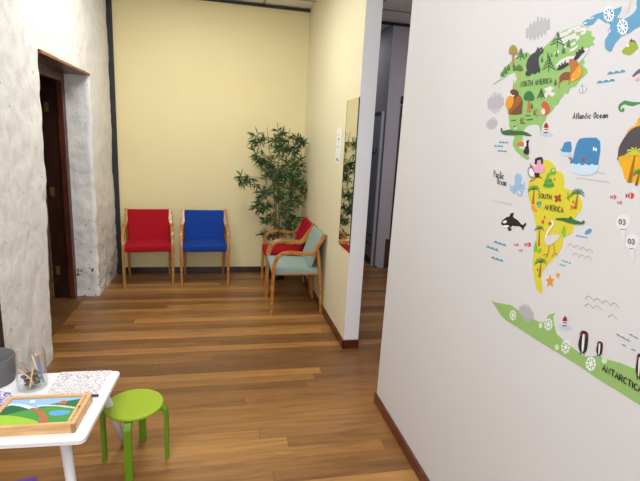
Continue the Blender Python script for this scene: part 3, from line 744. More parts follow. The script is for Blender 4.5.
def sp2(P, closed=True, sub=4):
    return [(p.x, p.y) for p in spline([Vector((a[0], a[1], 0)) for a in P], sub, closed)]
def shape(name, fr, col, polys, lay=1, parent=None, smooth=True, strokes=None, sw=0.002, closed=True):
    """one vinyl piece. polys: outlines in survey coordinates, strokes: open lines of width sw"""
    b = bmesh.new()
    for P in polys or []:
        Q = [wp(fr, *p) for p in P]
        if smooth: Q = sp2(Q)
        poly(b, Q, lay)
    for P in strokes or []:
        Q = [wp(fr, *p) for p in P]
        if smooth and len(Q) > 2: Q = sp2(Q, False, 3)
        ribbon(b, Q, sw, lay)
    if parent is None:
        back(b); ys = [v.co.y for v in b.verts]; zs = [v.co.z for v in b.verts]
        o = newobj(name, b, smat(col), origin=(XP, (min(ys)+max(ys))/2, min(zs)))
    else:
        bmesh.ops.translate(b, verts=b.verts, vec=-parent.location); o = newobj(name, b, smat(col), parent)
    return o
def ell(cx, cy, rx, ry, n=14, a=0):
    a = math.radians(a); return [(cx+rx*math.cos(2*PI*i/n)*math.cos(a)-ry*math.sin(2*PI*i/n)*math.sin(a), cy+rx*math.cos(2*PI*i/n)*math.sin(a)+ry*math.sin(2*PI*i/n)*math.cos(a)) for i in range(n)]
def xf(P, cx, cy, s, a=0, fx=1, sy=None):
    a = math.radians(a); sy = sy or s
    return [(cx+(x*s*fx)*math.cos(a)-(y*sy)*math.sin(a), cy+(x*s*fx)*math.sin(a)+(y*sy)*math.cos(a)) for x, y in P]

INK = (34, 34, 40); WALL = (226, 222, 219); GREEN = (142, 186, 106); YEL = (214, 204, 56); ICE = (218, 217, 219)
# hand-drawn alphabet
GL = {'A': [[(0, 0), (.5, 1), (1, 0)], [(.15, .4), (.85, .4)]], 'N': [[(0, 0), (.05, 1), (.9, 0), (1, 1)]], 'T': [[(.5, 0), (.5, 1)], [(0, 1), (1, .97)]],
      'R': [[(0, 0), (.05, 1), (.7, .95), (.85, .72), (.6, .5), (.05, .48)], [(.4, .48), (1, 0)]], 'C': [[(.95, .85), (.6, 1), (.1, .75), (.05, .3), (.4, 0), (.95, .15)]],
      'I': [[(.5, 0), (.5, 1)]], 'O': [[(.5, 1), (.05, .7), (.05, .3), (.5, 0), (.95, .3), (.95, .7), (.5, 1)]], 'S': [[(.9, .88), (.4, 1), (.05, .75), (.5, .52), (.95, .28), (.5, 0), (.05, .12)]],
      'H': [[(0, 0), (.05, 1)], [(1, 0), (.95, 1)], [(0, .5), (1, .5)]], 'M': [[(0, 0), (.1, 1), (.5, .4), (.9, 1), (1, 0)]], 'E': [[(.95, 1), (.05, .97), (.05, .03), (1, 0)], [(.05, .52), (.8, .52)]],
      'U': [[(0, 1), (.05, .2), (.5, 0), (.95, .2), (1, 1)]], 'P': [[(.05, 0), (.05, 1), (.8, .95), (.9, .65), (.5, .45), (.05, .5)]],
      'a': [[(.85, .5), (.4, .55), (.05, .25), (.4, 0), (.85, .3)], [(.85, .55), (.9, 0)]], 'c': [[(.9, .45), (.4, .58), (.05, .25), (.45, 0), (.9, .12)]], 'e': [[(.05, .28), (.85, .32), (.5, .58), (.05, .3), (.45, 0), (.9, .12)]],
      'f': [[(.9, .95), (.5, 1), (.4, .7), (.4, -.1)], [(.1, .52), (.8, .55)]], 'i': [[(.5, .5), (.5, 0)], [(.5, .72), (.5, .8)]], 'l': [[(.5, 1), (.5, 0)]], 'n': [[(.1, .55), (.12, 0)], [(.12, .35), (.5, .57), (.85, .4), (.9, 0)]],
      't': [[(.5, .95), (.5, .05), (.8, 0)], [(.1, .6), (.9, .62)]], '0': [[(.5, 1), (.05, .7), (.05, .3), (.5, 0), (.95, .3), (.95, .7), (.5, 1)]], '3': [[(.1, .9), (.6, 1), (.9, .75), (.4, .55), (.95, .3), (.5, 0), (.05, .1)]]}
WD = {'I': .35, 'i': .35, 'l': .3, 't': .6, 'f': .6, ' ': .6, 'M': 1.25}
def lettering(name, fr, text, p0, p1, h, up=(0, -1), sw=.0022, lay=3, parent=None, col=INK):
    tot = sum(WD.get(c, 1)+.28 for c in text)-.28; u = 0; S = []
    dx, dy = (p1[0]-p0[0])/tot, (p1[1]-p0[1])/tot
    for c in text:
        w = WD.get(c, 1)
        for st in GL.get(c, []):
            S.append([(p0[0]+dx*(u+x*w)+up[0]*h*y, p0[1]+dy*(u+x*w)+up[1]*h*y) for x, y in st])
        u += w+.28
    b = bmesh.new()
    for P in S:
        Q = [wp(fr, *p) for p in P]
        ribbon(b, Q, sw, lay)
    if parent is None:
        back(b); ys = [v.co.y for v in b.verts]; zs = [v.co.z for v in b.verts]
        return newobj(name, b, smat(col), origin=(XP, (min(ys)+max(ys))/2, min(zs)))
    bmesh.ops.translate(b, verts=b.verts, vec=-parent.location); return newobj(name, b, smat(col), parent)
def snow(fr, cx, cy, rx, ry, parent, lay=3, sw=.003):
    st = []
    for k in range(8):
        a = 2*PI*k/8+.2; c, s = math.cos(a), math.sin(a); st.append([(cx, cy), (cx+rx*c, cy+ry*s)])
        for e in (-.35, .35): st.append([(cx+rx*.6*c, cy+ry*.6*s), (cx+rx*.88*math.cos(a+e), cy+ry*.88*math.sin(a+e))])
    return shape('snowflake', fr, (244, 246, 246), None, lay, parent, False, st, sw)
def firtree(fr, cx, base, w, h, parent, dark=(40, 84, 54)):
    st = [[(cx, base), (cx+w*.05, base-h)]]
    for i in range(4):
        y = base-h*(.98-.2*i); ww = w*(.14+.12*i); st.append([(cx-ww, y+h*.24), (cx+w*.03, y), (cx+ww, y+h*.24)])
    return shape('fir_tree', fr, dark, None, 3, parent, False, st, .0036)
def bush(fr, cx, cy, w, h, parent, col=(62, 120, 62)):
    return shape('small_tree', fr, col, [[(cx, cy-h), (cx+w*.5, cy-h*.2), (cx+w*.3, cy), (cx-w*.3, cy), (cx-w*.5, cy-h*.2)]], 3, parent)
def roundtree(fr, cx, top, w, h, parent, crown=(44, 104, 54), trunk=(160, 120, 52)):
    t = shape('round_tree', fr, trunk, [[(cx-w*.10, top+h*.4), (cx+w*.10, top+h*.4), (cx+w*.16, top+h), (cx-w*.2, top+h)]], 3, parent, False)
    shape('tree_crown', fr, crown, [[(cx-w*.5, top+h*.38), (cx-w*.38, top+h*.12), (cx, top), (cx+w*.4, top+h*.12), (cx+w*.5, top+h*.4), (cx, top+h*.46)]], 4, parent)
def palm(fr, cx, top, w, base, parent, bx=None, leafc=(60, 120, 66), trunk=(176, 104, 46)):
    bx = bx if bx is not None else cx
    shape('palm_trunk', fr, trunk, [[(cx-w*.04, top), (cx+w*.04, top), (bx+w*.13, base), (bx-w*.13, base)]], 3, parent, False)
    st = []
    for a in (-170, -140, -110, -80, -50, -20, 10, 170):
        r = math.radians(a); st.append([(cx, top), (cx+w*.3*math.cos(r), top+w*.3*math.sin(r)-w*.06), (cx+w*.6*math.cos(r), top+w*.6*math.sin(r)+w*.16)])
    shape('palm_fronds', fr, leafc, None, 4, parent, True, st, .0020*max(.8, min(2.2, w/FR[fr][2]/8)))
def waves(fr, pts, w, h, col, label, sw=None, group=None):
    """little wave marks; filled bumps, or grey arcs when sw is given"""
    if sw:
        st = []
        for (x, y, n, dy) in pts:
            l = []
            for k in range(n):
                for j in range(5): l.append((x+w*(k+j/5.0), y+dy*(k+j/5)-h*math.sin(PI*j/5)))
            l.append((x+w*n, y+dy*n)); st.append(l)
        o = shape('wave_sticker', fr, col, None, 1, None, False, st, sw)
    else:
        ps = []
        for (x, y, n, dy) in pts:
            l = []
            for k in range(n):
                for j in range(5): l.append((x+w*(k+j/5.0), y+dy*(k+j/5)-h*(.25+.75*math.sin(PI*j/5))))
            l += [(x+w*n, y+dy*n), (x, y)]; ps.append(l)
        o = shape('wave_sticker', fr, col, ps, 1, None, False)
    tag(o, label, 'sticker', 'map stickers on the white partition'); return o
def top(o, label, cat='sticker'):
    tag(o, label, cat, 'map stickers on the white partition'); return o
def lighthouse(fr, cx, cy, s, label):
    o = top(shape('lighthouse_sticker', fr, (188, 204, 222), [ell(cx, cy+s*.95, s*1.15, s*.5, a=12)], 1), label)
    shape('tower', fr, (240, 236, 232), [[(cx-s*.36, cy+s*.9), (cx-s*.2, cy-s*.1), (cx+s*.28, cy-s*.1), (cx+s*.32, cy+s*.9)]], 2, o, False)
    shape('red_stripe', fr, (150, 40, 46), [[(cx-s*.34, cy+s*.62), (cx+s*.32, cy+s*.62), (cx+s*.32, cy+s*.85), (cx-s*.36, cy+s*.85)], [(cx-s*.26, cy+s*.12), (cx+s*.28, cy+s*.12), (cx+s*.28, cy+s*.34), (cx-s*.28, cy+s*.34)]], 3, o, False)
    shape('lamp_room', fr, (158, 30, 40), [[(cx-s*.3, cy-s*.1), (cx-s*.28, cy-s*.5), (cx+s*.1, cy-s*1.0), (cx+s*.38, cy-s*.5), (cx+s*.36, cy-s*.1)]], 3, o)
    return o

# --- North America
na = top(shape('continent_sticker', 'L', GREEN, [[(345, 122), (372, 112), (402, 98), (412, 110), (432, 106), (430, 122), (448, 126), (444, 140), (462, 152), (450, 166), (458, 180), (440, 184), (436, 200), (420, 206), (424, 222), (414, 236), (420, 250), (410, 262), (428, 276), (432, 290), (402, 318), (384, 345), (362, 352), (352, 376), (340, 372), (330, 388), (322, 396), (314, 416), (300, 424), (296, 436), (276, 456), (268, 462),
    (262, 482), (250, 496), (244, 532), (240, 512), (236, 500), (218, 497), (190, 503), (176, 520), (170, 540), (172, 556), (156, 590), (166, 596), (184, 600), (200, 634), (190, 640), (172, 630), (146, 606), (130, 580), (138, 548), (124, 530), (118, 500), (116, 470),
    (110, 440), (116, 400), (130, 372), (136, 340), (148, 318), (140, 290), (112, 300), (80, 308), (82, 290), (110, 262), (130, 240), (172, 214), (190, 208), (208, 222), (232, 206), (256, 190), (284, 164), (312, 136)]], 1, smooth=False),
    'green North America land with bear, moose and fir trees')
shape('coast_streak', 'L', GREEN, None, 1, na, False, [[(52, 338), (110, 302)], [(330, 128), (400, 100)], [(350, 118), (420, 106)], [(136, 320), (132, 360)]], .004)
shape('ice_patch', 'L', ICE, [[(300, 268), (322, 240), (352, 226), (384, 222), (402, 200), (430, 190), (440, 196), (420, 226), (396, 250), (380, 232), (356, 250), (352, 262), (322, 262)], [(256, 356), (284, 344), (296, 352), (284, 366), (304, 374), (290, 388), (276, 376), (262, 398), (256, 380), (268, 366)]], 2, na, False)
shape('ice_streaks', 'L', ICE, None, 2, na, False, [[(300, 150), (350, 128)], [(352, 124), (404, 104)], [(314, 168), (340, 158)], [(396, 118), (424, 112)], [(404, 136), (426, 128)], [(350, 164), (380, 142)], [(386, 160), (400, 150)], [(330, 196), (346, 184)], [(360, 204), (376, 196)], [(300, 214), (318, 206)], [(322, 146), (356, 132)], [(336, 156), (386, 136)], [(330, 172), (372, 150), (398, 146)], [(350, 190), (384, 170)], [(380, 124), (432, 116)], [(338, 138), (370, 122)], [(372, 200), (392, 184)], [(262, 412), (250, 436)]], .008)
bear = shape('bear', 'B', (42, 46, 60), [[(278, 212), (284, 196), (292, 206), (306, 196), (308, 206), (316, 214), (308, 230), (296, 240), (288, 262), (292, 300), (298, 316), (292, 336), (282, 330), (270, 344), (256, 338), (240, 352), (222, 350), (218, 336), (226, 322), (222, 296), (232, 262), (252, 236), (268, 226)]], 4, na)
shape('bear_eye', 'B', (230, 230, 230), [ell(301, 215, 2.5, 2.5, 8)], 5, na)
for a in [(388, 200, 76, 84), (192, 270, 50, 66), (342, 330, 70, 84), (333, 120, 0, 0)][:3]: firtree('B', *a, na)
firtree('L', 246, 398, 34, 44, na)
for a in [(222, 250, 12, 24), (306, 278, 14, 30), (338, 254, 12, 30), (358, 250, 10, 20), (384, 250, 14, 34), (421, 232, 20, 40), (448, 200, 22, 44), (378, 402, 16, 34), (110, 340, 24, 40), (128, 322, 20, 34), (158, 325, 16, 36), (96, 355, 20, 24)]: bush('B', *a, na)
roundtree('B', 152, 186, 44, 118, na, (150, 132, 44), (170, 132, 60)); roundtree('B', 185, 292, 38, 76, na, (70, 118, 50), (196, 160, 90)); roundtree('C', 267, 66, 62, 130, na, (42, 112, 60), (184, 118, 52))
for (x, y) in [(284, 172), (220, 260), (300, 210)]: bush('C', x, y, 16, 34, na)
shape('moose_body', 'B', (132, 74, 38), [[(396, 372), (404, 350), (424, 334), (452, 330), (462, 346), (460, 372), (436, 374), (418, 376), (402, 390)]], 3, na)
shape('moose_legs', 'B', (190, 110, 50), None, 3, na, False, [[(400, 370), (396, 418)], [(452, 370), (450, 400)]], .005)
shape('moose_head', 'B', (186, 104, 50), [[(452, 268), (468, 262), (488, 268), (504, 296), (496, 316), (476, 340), (462, 380), (455, 360), (458, 320)]], 4, na)
shape('moose_muzzle', 'B', (232, 156, 24), [[(504, 298), (520, 318), (518, 346), (496, 368), (466, 384), (464, 350), (484, 324)]], 5, na)
shape('moose_spots', 'B', (250, 226, 170), [ell(506, 326, 4, 4, 8), ell(478, 346, 3.5, 3.5, 8), ell(474, 372, 4, 3, 8)], 6, na)
shape('moose_antlers', 'B', (38, 34, 40), [[(452, 290), (430, 306), (404, 320), (384, 322), (396, 306), (398, 290), (410, 298), (412, 276), (422, 292), (432, 264), (436, 286), (446, 280)], [(476, 262), (490, 236), (486, 222), (500, 226), (504, 206), (514, 216), (524, 192), (528, 210), (538, 222), (520, 236), (502, 258), (486, 270)]], 5, na, False)
shape('bison_body', 'C', (112, 66, 36), [[(176, 96), (206, 92), (228, 122), (226, 170), (218, 206), (150, 206), (146, 180), (160, 130)]], 3, na)
shape('bison_mane', 'C', (150, 88, 40), [[(196, 96), (216, 104), (222, 130), (186, 170), (150, 204), (148, 172), (172, 140)]], 4, na)
shape('bison_head', 'C', (228, 150, 30), [[(146, 98), (166, 92), (178, 118), (164, 160), (140, 176), (126, 152), (132, 120)]], 5, na)
shape('bison_hair', 'C', (84, 52, 38), [[(158, 64), (176, 56), (200, 66), (206, 90), (186, 98), (160, 92)]], 6, na)
shape('bison_horns', 'C', (238, 232, 220), None, 7, na, True, [[(160, 84), (170, 96), (182, 94)], [(150, 78), (148, 88), (154, 96)]], .004)
shape('orange_feather', 'C', (226, 140, 90), None, 3, na, False, [[(168, 58), (186, 22)]], .004)
shape('squirrel_body', 'C', (196, 92, 56), [[(342, 142), (354, 130), (372, 132), (392, 162), (392, 184), (380, 204), (352, 214), (338, 196), (346, 170), (342, 158)]], 3, na)
shape('squirrel_belly', 'C', (240, 222, 208), [ell(354, 190, 12, 18)], 4, na)
shape('red_flowers', 'C', (190, 110, 60), None, 3, na, False, [[(312, 170), (320, 200)], [(306, 186), (324, 178)], [(316, 200), (314, 230)], [(300, 216), (328, 212)], [(232, 226), (234, 250)], [(224, 232), (244, 238)], [(216, 246), (220, 268)]], .0025)
shape('leaf_marks', 'C', (60, 110, 54), None, 3, na, False, [[(160, 244), (190, 242)], [(246, 214), (276, 214)], [(254, 240), (290, 236)], [(226, 258), (244, 262)]], .004)
lettering('lettering', 'L', 'NORTH AMERICA', (163, 349), (289, 332), 22, (0.02, -1), .0024, 5, na)
cr = shape('crocodile', 'C', (52, 98, 56), [[(98, 290), (106, 290), (110, 306), (150, 298), (180, 306), (214, 306), (250, 314), (284, 334), (256, 336), (220, 330), (180, 332), (140, 332), (110, 326), (98, 310)]], 4, na)
shape('small_bird', 'C', (240, 240, 236), [ell(186, 288, 8, 6)], 5, na); shape('bird_cap', 'C', INK, [ell(182, 281, 8, 4)], 6, na)
shape('toucan_body', 'C', (28, 28, 32), [[(240, 380), (252, 366), (268, 362), (262, 384), (268, 420), (264, 446), (244, 448), (234, 430), (244, 406), (236, 390)]], 4, na)
shape('toucan_face', 'C', (240, 238, 232), [ell(245, 384, 8, 18)], 5, na)
shape('toucan_beak', 'C', (226, 110, 40), [[(194, 388), (204, 376), (224, 370), (238, 376), (232, 392), (214, 394)]], 6, na)
shape('toucan_legs', 'C', (190, 190, 190), None, 4, na, False, [[(244, 446), (236, 468)], [(256, 446), (258, 468)]], .002)

# --- Greenland and the north
gl = top(shape('island_sticker', 'A', (92, 154, 192), [[(180, 182), (205, 160), (240, 142), (270, 122), (330, 100), (390, 72), (430, 76), (470, 62), (496, 50), (488, 90), (470, 118), (468, 146), (520, 150), (560, 130), (600, 96), (618, 60), (612, 30), (622, -20), (760, -30), (760, 190), (660, 200), (600, 232), (560, 262), (520, 280),
    (486, 296), (440, 350), (412, 410), (396, 414), (366, 396), (360, 350), (362, 316), (390, 280), (384, 250), (404, 214), (400, 190), (370, 184), (334, 160), (306, 144), (264, 196), (232, 206), (196, 204)]], 1, smooth=False), 'blue Greenland land sticker with two white snowflakes')
shape('ice_chips', 'A', ICE, [[(226, 150), (240, 138), (246, 148), (262, 136), (282, 138), (262, 150), (238, 156)], [(186, 190), (206, 176), (224, 182), (206, 194)], [(384, 272), (396, 240), (412, 232), (406, 258)], [(462, 150), (466, 120), (480, 140), (492, 138)]], 2, gl, False)
snow('A', 396, 112, 48, 70, gl, sw=.0028); snow('A', 506, 216, 48, 70, gl, sw=.0028)
shape('grey_ice', 'A', (206, 204, 206), [[(510, 100), (530, 60), (560, 10), (580, -10), (560, 50), (545, 100), (524, 112)]], 1, gl)  # pale grey vinyl shape in the gap of the island outline
gb = top(shape('fish_sticker', 'A', (150, 170, 48), [[(498, 408), (512, 388), (540, 366), (560, 336), (590, 328), (612, 346), (628, 380), (610, 400), (590, 420), (560, 442), (530, 436), (506, 428)]], 1), 'round olive green bird sticker near the top right')
gb.name = 'bird_sticker'
shape('crest', 'A', (96, 84, 84), [[(556, 336), (574, 306), (584, 324), (600, 322), (614, 346), (592, 332)]], 2, gb, False); shape('eye', 'A', (240, 240, 238), [ell(546, 364, 11, 14)], 2, gb)
sk = top(shape('bird_sticker', 'F', (92, 92, 102), [[(498, 112), (512, 92), (540, 66), (580, 50), (620, 50), (600, 70), (556, 86), (528, 100), (506, 116)]], 1), 'dark grey pointed wing sticker at the right edge of the photo')
shape('orange_marks', 'F', (226, 170, 140), None, 1, sk, False, [[(526, 128), (528, 148)], [(540, 116), (544, 140)], [(524, 136), (548, 134)]], .003)

# --- grey scribble clouds
def scribble(fr, cx, cy, w, h, label, ang=0, n=7, lay=1):
    rr = random.Random(int(cx)); P = []
    for sg in (-1, 1):
        for i in range(n):
            u = (i/(n-1)*2-1)*(-sg); k = math.sqrt(max(.22, 1-u*u*.75)); e = rr.uniform(.46, .60)
            xs = u*w*.47; d = w/n*.36*(-sg)
            P += [(xs-d*1.1, sg*h*.32*k), (xs-d*.6, sg*h*e*k), (xs+d*.5, sg*h*e*k), (xs+d*1.0, sg*h*.32*k)]
    Q = [(cx+x, cy+y-x*math.tan(math.radians(ang))) for x, y in P]
    return top(shape('cloud_sticker', fr, (178, 177, 183), [Q], lay, smooth=False), label)
scribble('L', 232, 115, 92, 84, 'large pale grey scribbled cloud sticker above North America', 22)
scribble('L', 63, 410, 62, 78, 'grey scribbled cloud sticker left of the bison', 8)
scribble('C', 42, 264, 62, 72, 'small grey scribbled cloud sticker left of the crocodile', 10)

# --- Atlantic
ah = top(shape('anchor_sticker', 'F', (178, 170, 180), None, 1, None, True, [[(134, 196), (136, 218), (156, 228), (178, 214), (184, 188)], [(152, 160), (158, 226)], [(140, 178), (170, 182)]], .0022), 'faint grey anchor sticker beside the moose')
waves('F', [(326, 100, 3, -6), (254, 162, 3, -6)], 42, 18, (88, 148, 178), 'two blue wave marks above the Atlantic Ocean lettering')
top(lettering('lettering_sticker', 'F', 'Atlantic Ocean', (88, 406), (328, 398), 42, (0.12, -1), .0024, 1), 'black handwritten lettering Atlantic Ocean', 'lettering')
lighthouse('C', 368, 290, 34, 'small red lighthouse sticker between the squirrel and small whale')
cham = top(shape('chameleon_sticker', 'F', (64, 138, 70), [[(436, 284), (450, 278), (500, 288), (560, 290), (610, 296), (600, 306), (560, 300), (530, 306), (500, 316), (470, 312), (446, 304), (426, 312), (416, 334), (424, 346), (430, 330), (442, 334), (440, 352), (424, 358), (406, 346), (402, 322), (414, 300)]], 1), 'green chameleon sticker with a curled tail')
sw_ = top(shape('whale_sticker', 'G', (66, 134, 184), [[(44, 188), (52, 150), (62, 134), (92, 130), (98, 142), (96, 192)]], 1), 'small blue whale sticker, left of the big whale')
shape('tail', 'G', (66, 134, 184), [[(46, 190), (34, 182), (28, 172), (36, 174), (42, 180)]], 1, sw_)
shape('belly', 'G', (190, 214, 232), [[(32, 196), (44, 190), (58, 196), (70, 192), (84, 198), (98, 194), (92, 210), (64, 216), (40, 212)]], 2, sw_)
bw = top(shape('whale_sticker', 'G', (62, 130, 180), [[(118, 262), (90, 262), (98, 246), (110, 232), (118, 190), (132, 140), (150, 112), (190, 106), (250, 106), (272, 130), (274, 180), (262, 262), (254, 276), (180, 278)]], 1, smooth=False), 'big blue whale sticker with a pale scalloped belly')
shape('belly', 'G', (196, 218, 236), [[(88, 268), (106, 256), (120, 268), (132, 270), (146, 258), (158, 270), (172, 272), (186, 262), (198, 272), (212, 272), (226, 262), (238, 272), (250, 270), (262, 274), (262, 300), (246, 318), (210, 330), (150, 332), (112, 318), (92, 300)]], 2, bw, False)
shape('tail', 'G', (110, 116, 132), [[(92, 262), (96, 244), (86, 232), (82, 222), (94, 228), (106, 220), (102, 232), (102, 246), (108, 258)]], 3, bw)
shape('cheek', 'G', (158, 70, 96), [ell(172, 238, 11, 13)], 2, bw)
shape('eye', 'G', (232, 240, 246), [[(230, 166), (238, 162), (240, 184), (232, 184)], [(244, 168), (254, 172), (252, 188), (246, 184)]], 2, bw)
waves('G', [(106, 300, 7, 4), (132, 352, 7, 4)], 28, 9, (184, 184, 190), 'grey wavy lines below the big whale', .0022)

# --- Africa edge
af = top(shape('continent_sticker', 'G', (232, 170, 22), [[(436, 70), (450, 50), (486, 30), (500, 0), (520, -30), (700, -60), (700, 420), (520, 376), (500, 384), (470, 374), (440, 380), (420, 350), (408, 300), (388, 262), (380, 216)]], 1, smooth=False), 'yellow Africa land with a dark grey animal at the right edge')
shape('dark_animal', 'G', (74, 70, 78), [[(380, 216), (384, 176), (404, 130), (440, 78), (480, 46), (540, 30), (640, 20), (660, 200), (520, 198), (430, 210), (386, 222), (384, 244), (376, 236)]], 2, af)
palm('G', 484, 208, 100, 376, af, 450, (196, 200, 60), (150, 104, 40)); palm('G', 510, 320, 60, 394, af, 490, (70, 130, 60), (90, 80, 50))

# --- Pacific
waves('C', [(84, 378, 3, 1), (54, 400, 3, 1), (76, 430, 3, 1)], 19, 11, (100, 156, 178), 'three small blue wave marks under the crocodile')
op = top(shape('octopus_sticker', 'D', (146, 186, 220), [[(34, 226), (34, 190), (44, 166), (62, 162), (78, 172), (84, 200), (78, 228), (84, 250), (78, 270), (60, 276), (42, 266), (34, 246)]], 1), 'light blue octopus sticker with curling tentacles')
shape('tentacles', 'D', (146, 186, 220), None, 1, op, True, [[(38, 240), (20, 256), (4, 252), (2, 236)], [(40, 254), (24, 276), (8, 276), (4, 262)], [(46, 264), (34, 290), (18, 292)], [(56, 268), (50, 296), (66, 312), (82, 308), (80, 294)], [(68, 266), (78, 286), (92, 284)], [(78, 256), (92, 266), (104, 256)], [(80, 244), (98, 240), (100, 222)]], .0065)
top(lettering('lettering_sticker', 'K', 'Pacific', (52, 174), (88, 182), 26, (0.0, -1), .0028, 1), 'black handwritten word Pacific', 'lettering')
top(lettering('lettering_sticker', 'K', 'Ocean', (64, 200), (98, 208), 26, (0.0, -1), .0028, 1), 'black handwritten word Ocean beneath Pacific', 'lettering')
waves('K', [(44, 264, 5, 3)], 15, 6, (184, 184, 190), 'single grey wavy line above the orca', .0022)
oc = top(shape('orca_sticker', 'K', (24, 24, 28), [[(78, 346), (84, 334), (100, 322), (110, 320), (114, 308), (126, 306), (122, 322), (140, 334), (152, 348), (160, 352), (170, 342), (172, 350), (164, 360), (160, 372), (154, 362), (146, 356), (126, 356), (118, 358), (116, 372), (106, 374), (102, 360), (88, 360)]], 1, smooth=False), 'black and white orca sticker')
shape('white_patch', 'K', (236, 236, 238), [ell(93, 340, 8, 5, a=-20), [(84, 354), (100, 352), (110, 356), (100, 360), (88, 359)], [(112, 366), (120, 356), (130, 356), (120, 360)]], 2, oc)
shape('seal_sticker', 'C', (214, 212, 214), None, 1, None, True, [[(176, 440), (166, 456), (166, 480), (178, 492), (192, 480), (190, 460)]], .003)
top(bpy.data.objects['seal_sticker'], 'faint pale drop outline sticker beside the toucan'); bpy.data.objects['seal_sticker'].name = 'drop_sticker'

# --- South America
sa = top(shape('continent_sticker', 'M', YEL, [[(196, 250), (204, 236), (222, 226), (234, 206), (250, 196), (256, 164), (270, 160), (286, 170), (302, 186), (306, 204), (326, 208), (336, 226), (338, 256), (334, 266), (352, 276), (384, 296), (400, 306), (410, 336), (404, 360), (388, 382), (376, 406), (374, 440), (354, 462), (336, 468), (330, 500), (316, 530), (290, 560),
    (270, 580), (250, 610), (246, 640), (250, 668), (248, 690), (238, 690), (224, 664), (216, 620), (212, 588), (214, 540), (222, 500), (228, 450), (220, 400), (208, 350), (196, 312), (192, 280)]], 1), 'yellow South America land with palms, monkey and snake')
lettering('lettering', 'D', 'SOUTH', (198, 330), (288, 342), 34, (0.02, -1), .0025, 5, sa); lettering('lettering', 'D', 'AMERICA', (242, 408), (370, 432), 38, (0.04, -1), .0026, 5, sa)
shape('monkey_face', 'D', (224, 164, 186), [[(184, 72), (204, 62), (224, 70), (230, 96), (240, 120), (240, 146), (214, 158), (178, 156), (164, 140), (166, 120), (182, 110)]], 4, sa)
shape('monkey_hair', 'D', (38, 30, 34), [[(174, 98), (176, 60), (198, 50), (222, 48), (230, 62), (228, 96), (220, 98), (216, 66), (192, 72), (188, 98)], [(172, 158), (206, 158), (204, 188), (178, 190)]], 5, sa, False)
shape('monkey_tail', 'D', (60, 44, 60), None, 4, sa, True, [[(170, 150), (150, 116), (130, 128), (128, 160), (146, 190), (168, 186)]], .0025)
shape('monkey_belly', 'D', (238, 232, 234), [ell(152, 156, 17, 27, a=-15)], 3, sa)
shape('monkey_limbs', 'D', (170, 96, 50), None, 4, sa, True, [[(184, 186), (162, 206), (140, 216)], [(200, 182), (214, 188), (222, 200)], [(142, 92), (148, 110), (160, 116)]], .004)
shape('snake', 'D', (116, 176, 56), None, 4, sa, True, [[(296, 150), (280, 160), (262, 180), (256, 210)]], .010)
shape('snake_head', 'D', (116, 176, 56), [ell(300, 148, 20, 24)], 4, sa); shape('snake_eye', 'D', (240, 240, 230), [ell(303, 140, 6, 8)], 5, sa)
shape('snake_coils', 'D', (92, 164, 62), [[(244, 204), (258, 194), (290, 198), (292, 214), (304, 232), (304, 250), (280, 260), (250, 258), (232, 250), (238, 228)]], 4, sa)
shape('coil_lines', 'D', (56, 120, 50), None, 5, sa, True, [[(246, 210), (270, 216), (292, 210)], [(238, 236), (270, 244), (302, 236)]], .0025)
palm('D', 168, 272, 72, 372, sa, 160); palm('D', 468, 300, 80, 406, sa, 452); palm('E', 160, 128, 44, 220, sa, 156); palm('E', 168, 306, 56, 386, sa, 160)
shape('red_flower', 'D', (166, 66, 36), [ell(320, 324, 10, 14, a=-30), ell(342, 318, 10, 14, a=30), ell(344, 342, 10, 14, a=-30), ell(322, 346, 10, 14, a=30)], 3, sa)
shape('red_berries', 'D', (214, 92, 44), [ell(438, 356, 6, 12, 8), ell(426, 388, 8, 8, 8), ell(440, 396, 8, 8, 8), ell(424, 406, 6, 6, 8), ell(310, 202, 6, 8, 8)], 3, sa)
shape('cactus', 'D', (120, 186, 140), [ell(203, 375, 13, 24), ell(192, 366, 6, 10), ell(214, 362, 5, 12)], 3, sa); shape('leafy_sprig', 'D', (156, 186, 56), [ell(405, 320, 8, 34, a=-10), ell(396, 330, 12, 7), ell(416, 314, 10, 7)], 3, sa)
shape('orange_bush', 'E', (232, 150, 50), [ell(126, 14, 10, 16), ell(140, 30, 8, 8)], 3, sa)
shape('red_bird', 'E', (206, 92, 56), [ell(178, 90, 7, 12), ell(188, 66, 5, 8), ell(150, 346, 4, 9)], 3, sa)
shape('leafy_sprig', 'E', (140, 184, 50), [[(292, 110), (300, 140), (294, 170), (276, 150)], [(140, 190), (150, 240), (136, 250), (128, 240)], [(160, 230), (172, 240), (150, 258)]], 3, sa)
shape('crocodile', 'E', (56, 110, 58), [[(244, 72), (280, 68), (316, 70), (324, 60), (334, 64), (340, 76), (370, 86), (388, 92), (392, 82), (402, 84), (400, 98), (386, 104), (350, 104), (318, 98), (284, 86), (250, 80)]], 4, sa, False)
fl = shape('flamingo_body', 'E', (214, 210, 208), [[(186, 186), (196, 166), (218, 160), (250, 156), (270, 164), (256, 186), (232, 206), (206, 216), (192, 206)]], 4, sa)
shape('flamingo_neck', 'E', (240, 236, 230), None, 5, sa, True, [[(226, 84), (234, 100), (222, 120), (204, 144), (194, 176)]], .007)
shape('flamingo_beak', 'E', (190, 80, 40), [[(208, 96), (220, 90), (222, 100), (212, 108)]], 5, sa)
shape('flamingo_legs', 'E', (196, 112, 80), None, 4, sa, False, [[(214, 212), (206, 262), (196, 284)], [(236, 206), (242, 256), (226, 276)], [(242, 258), (256, 268)], [(206, 262), (178, 268)]], .003)

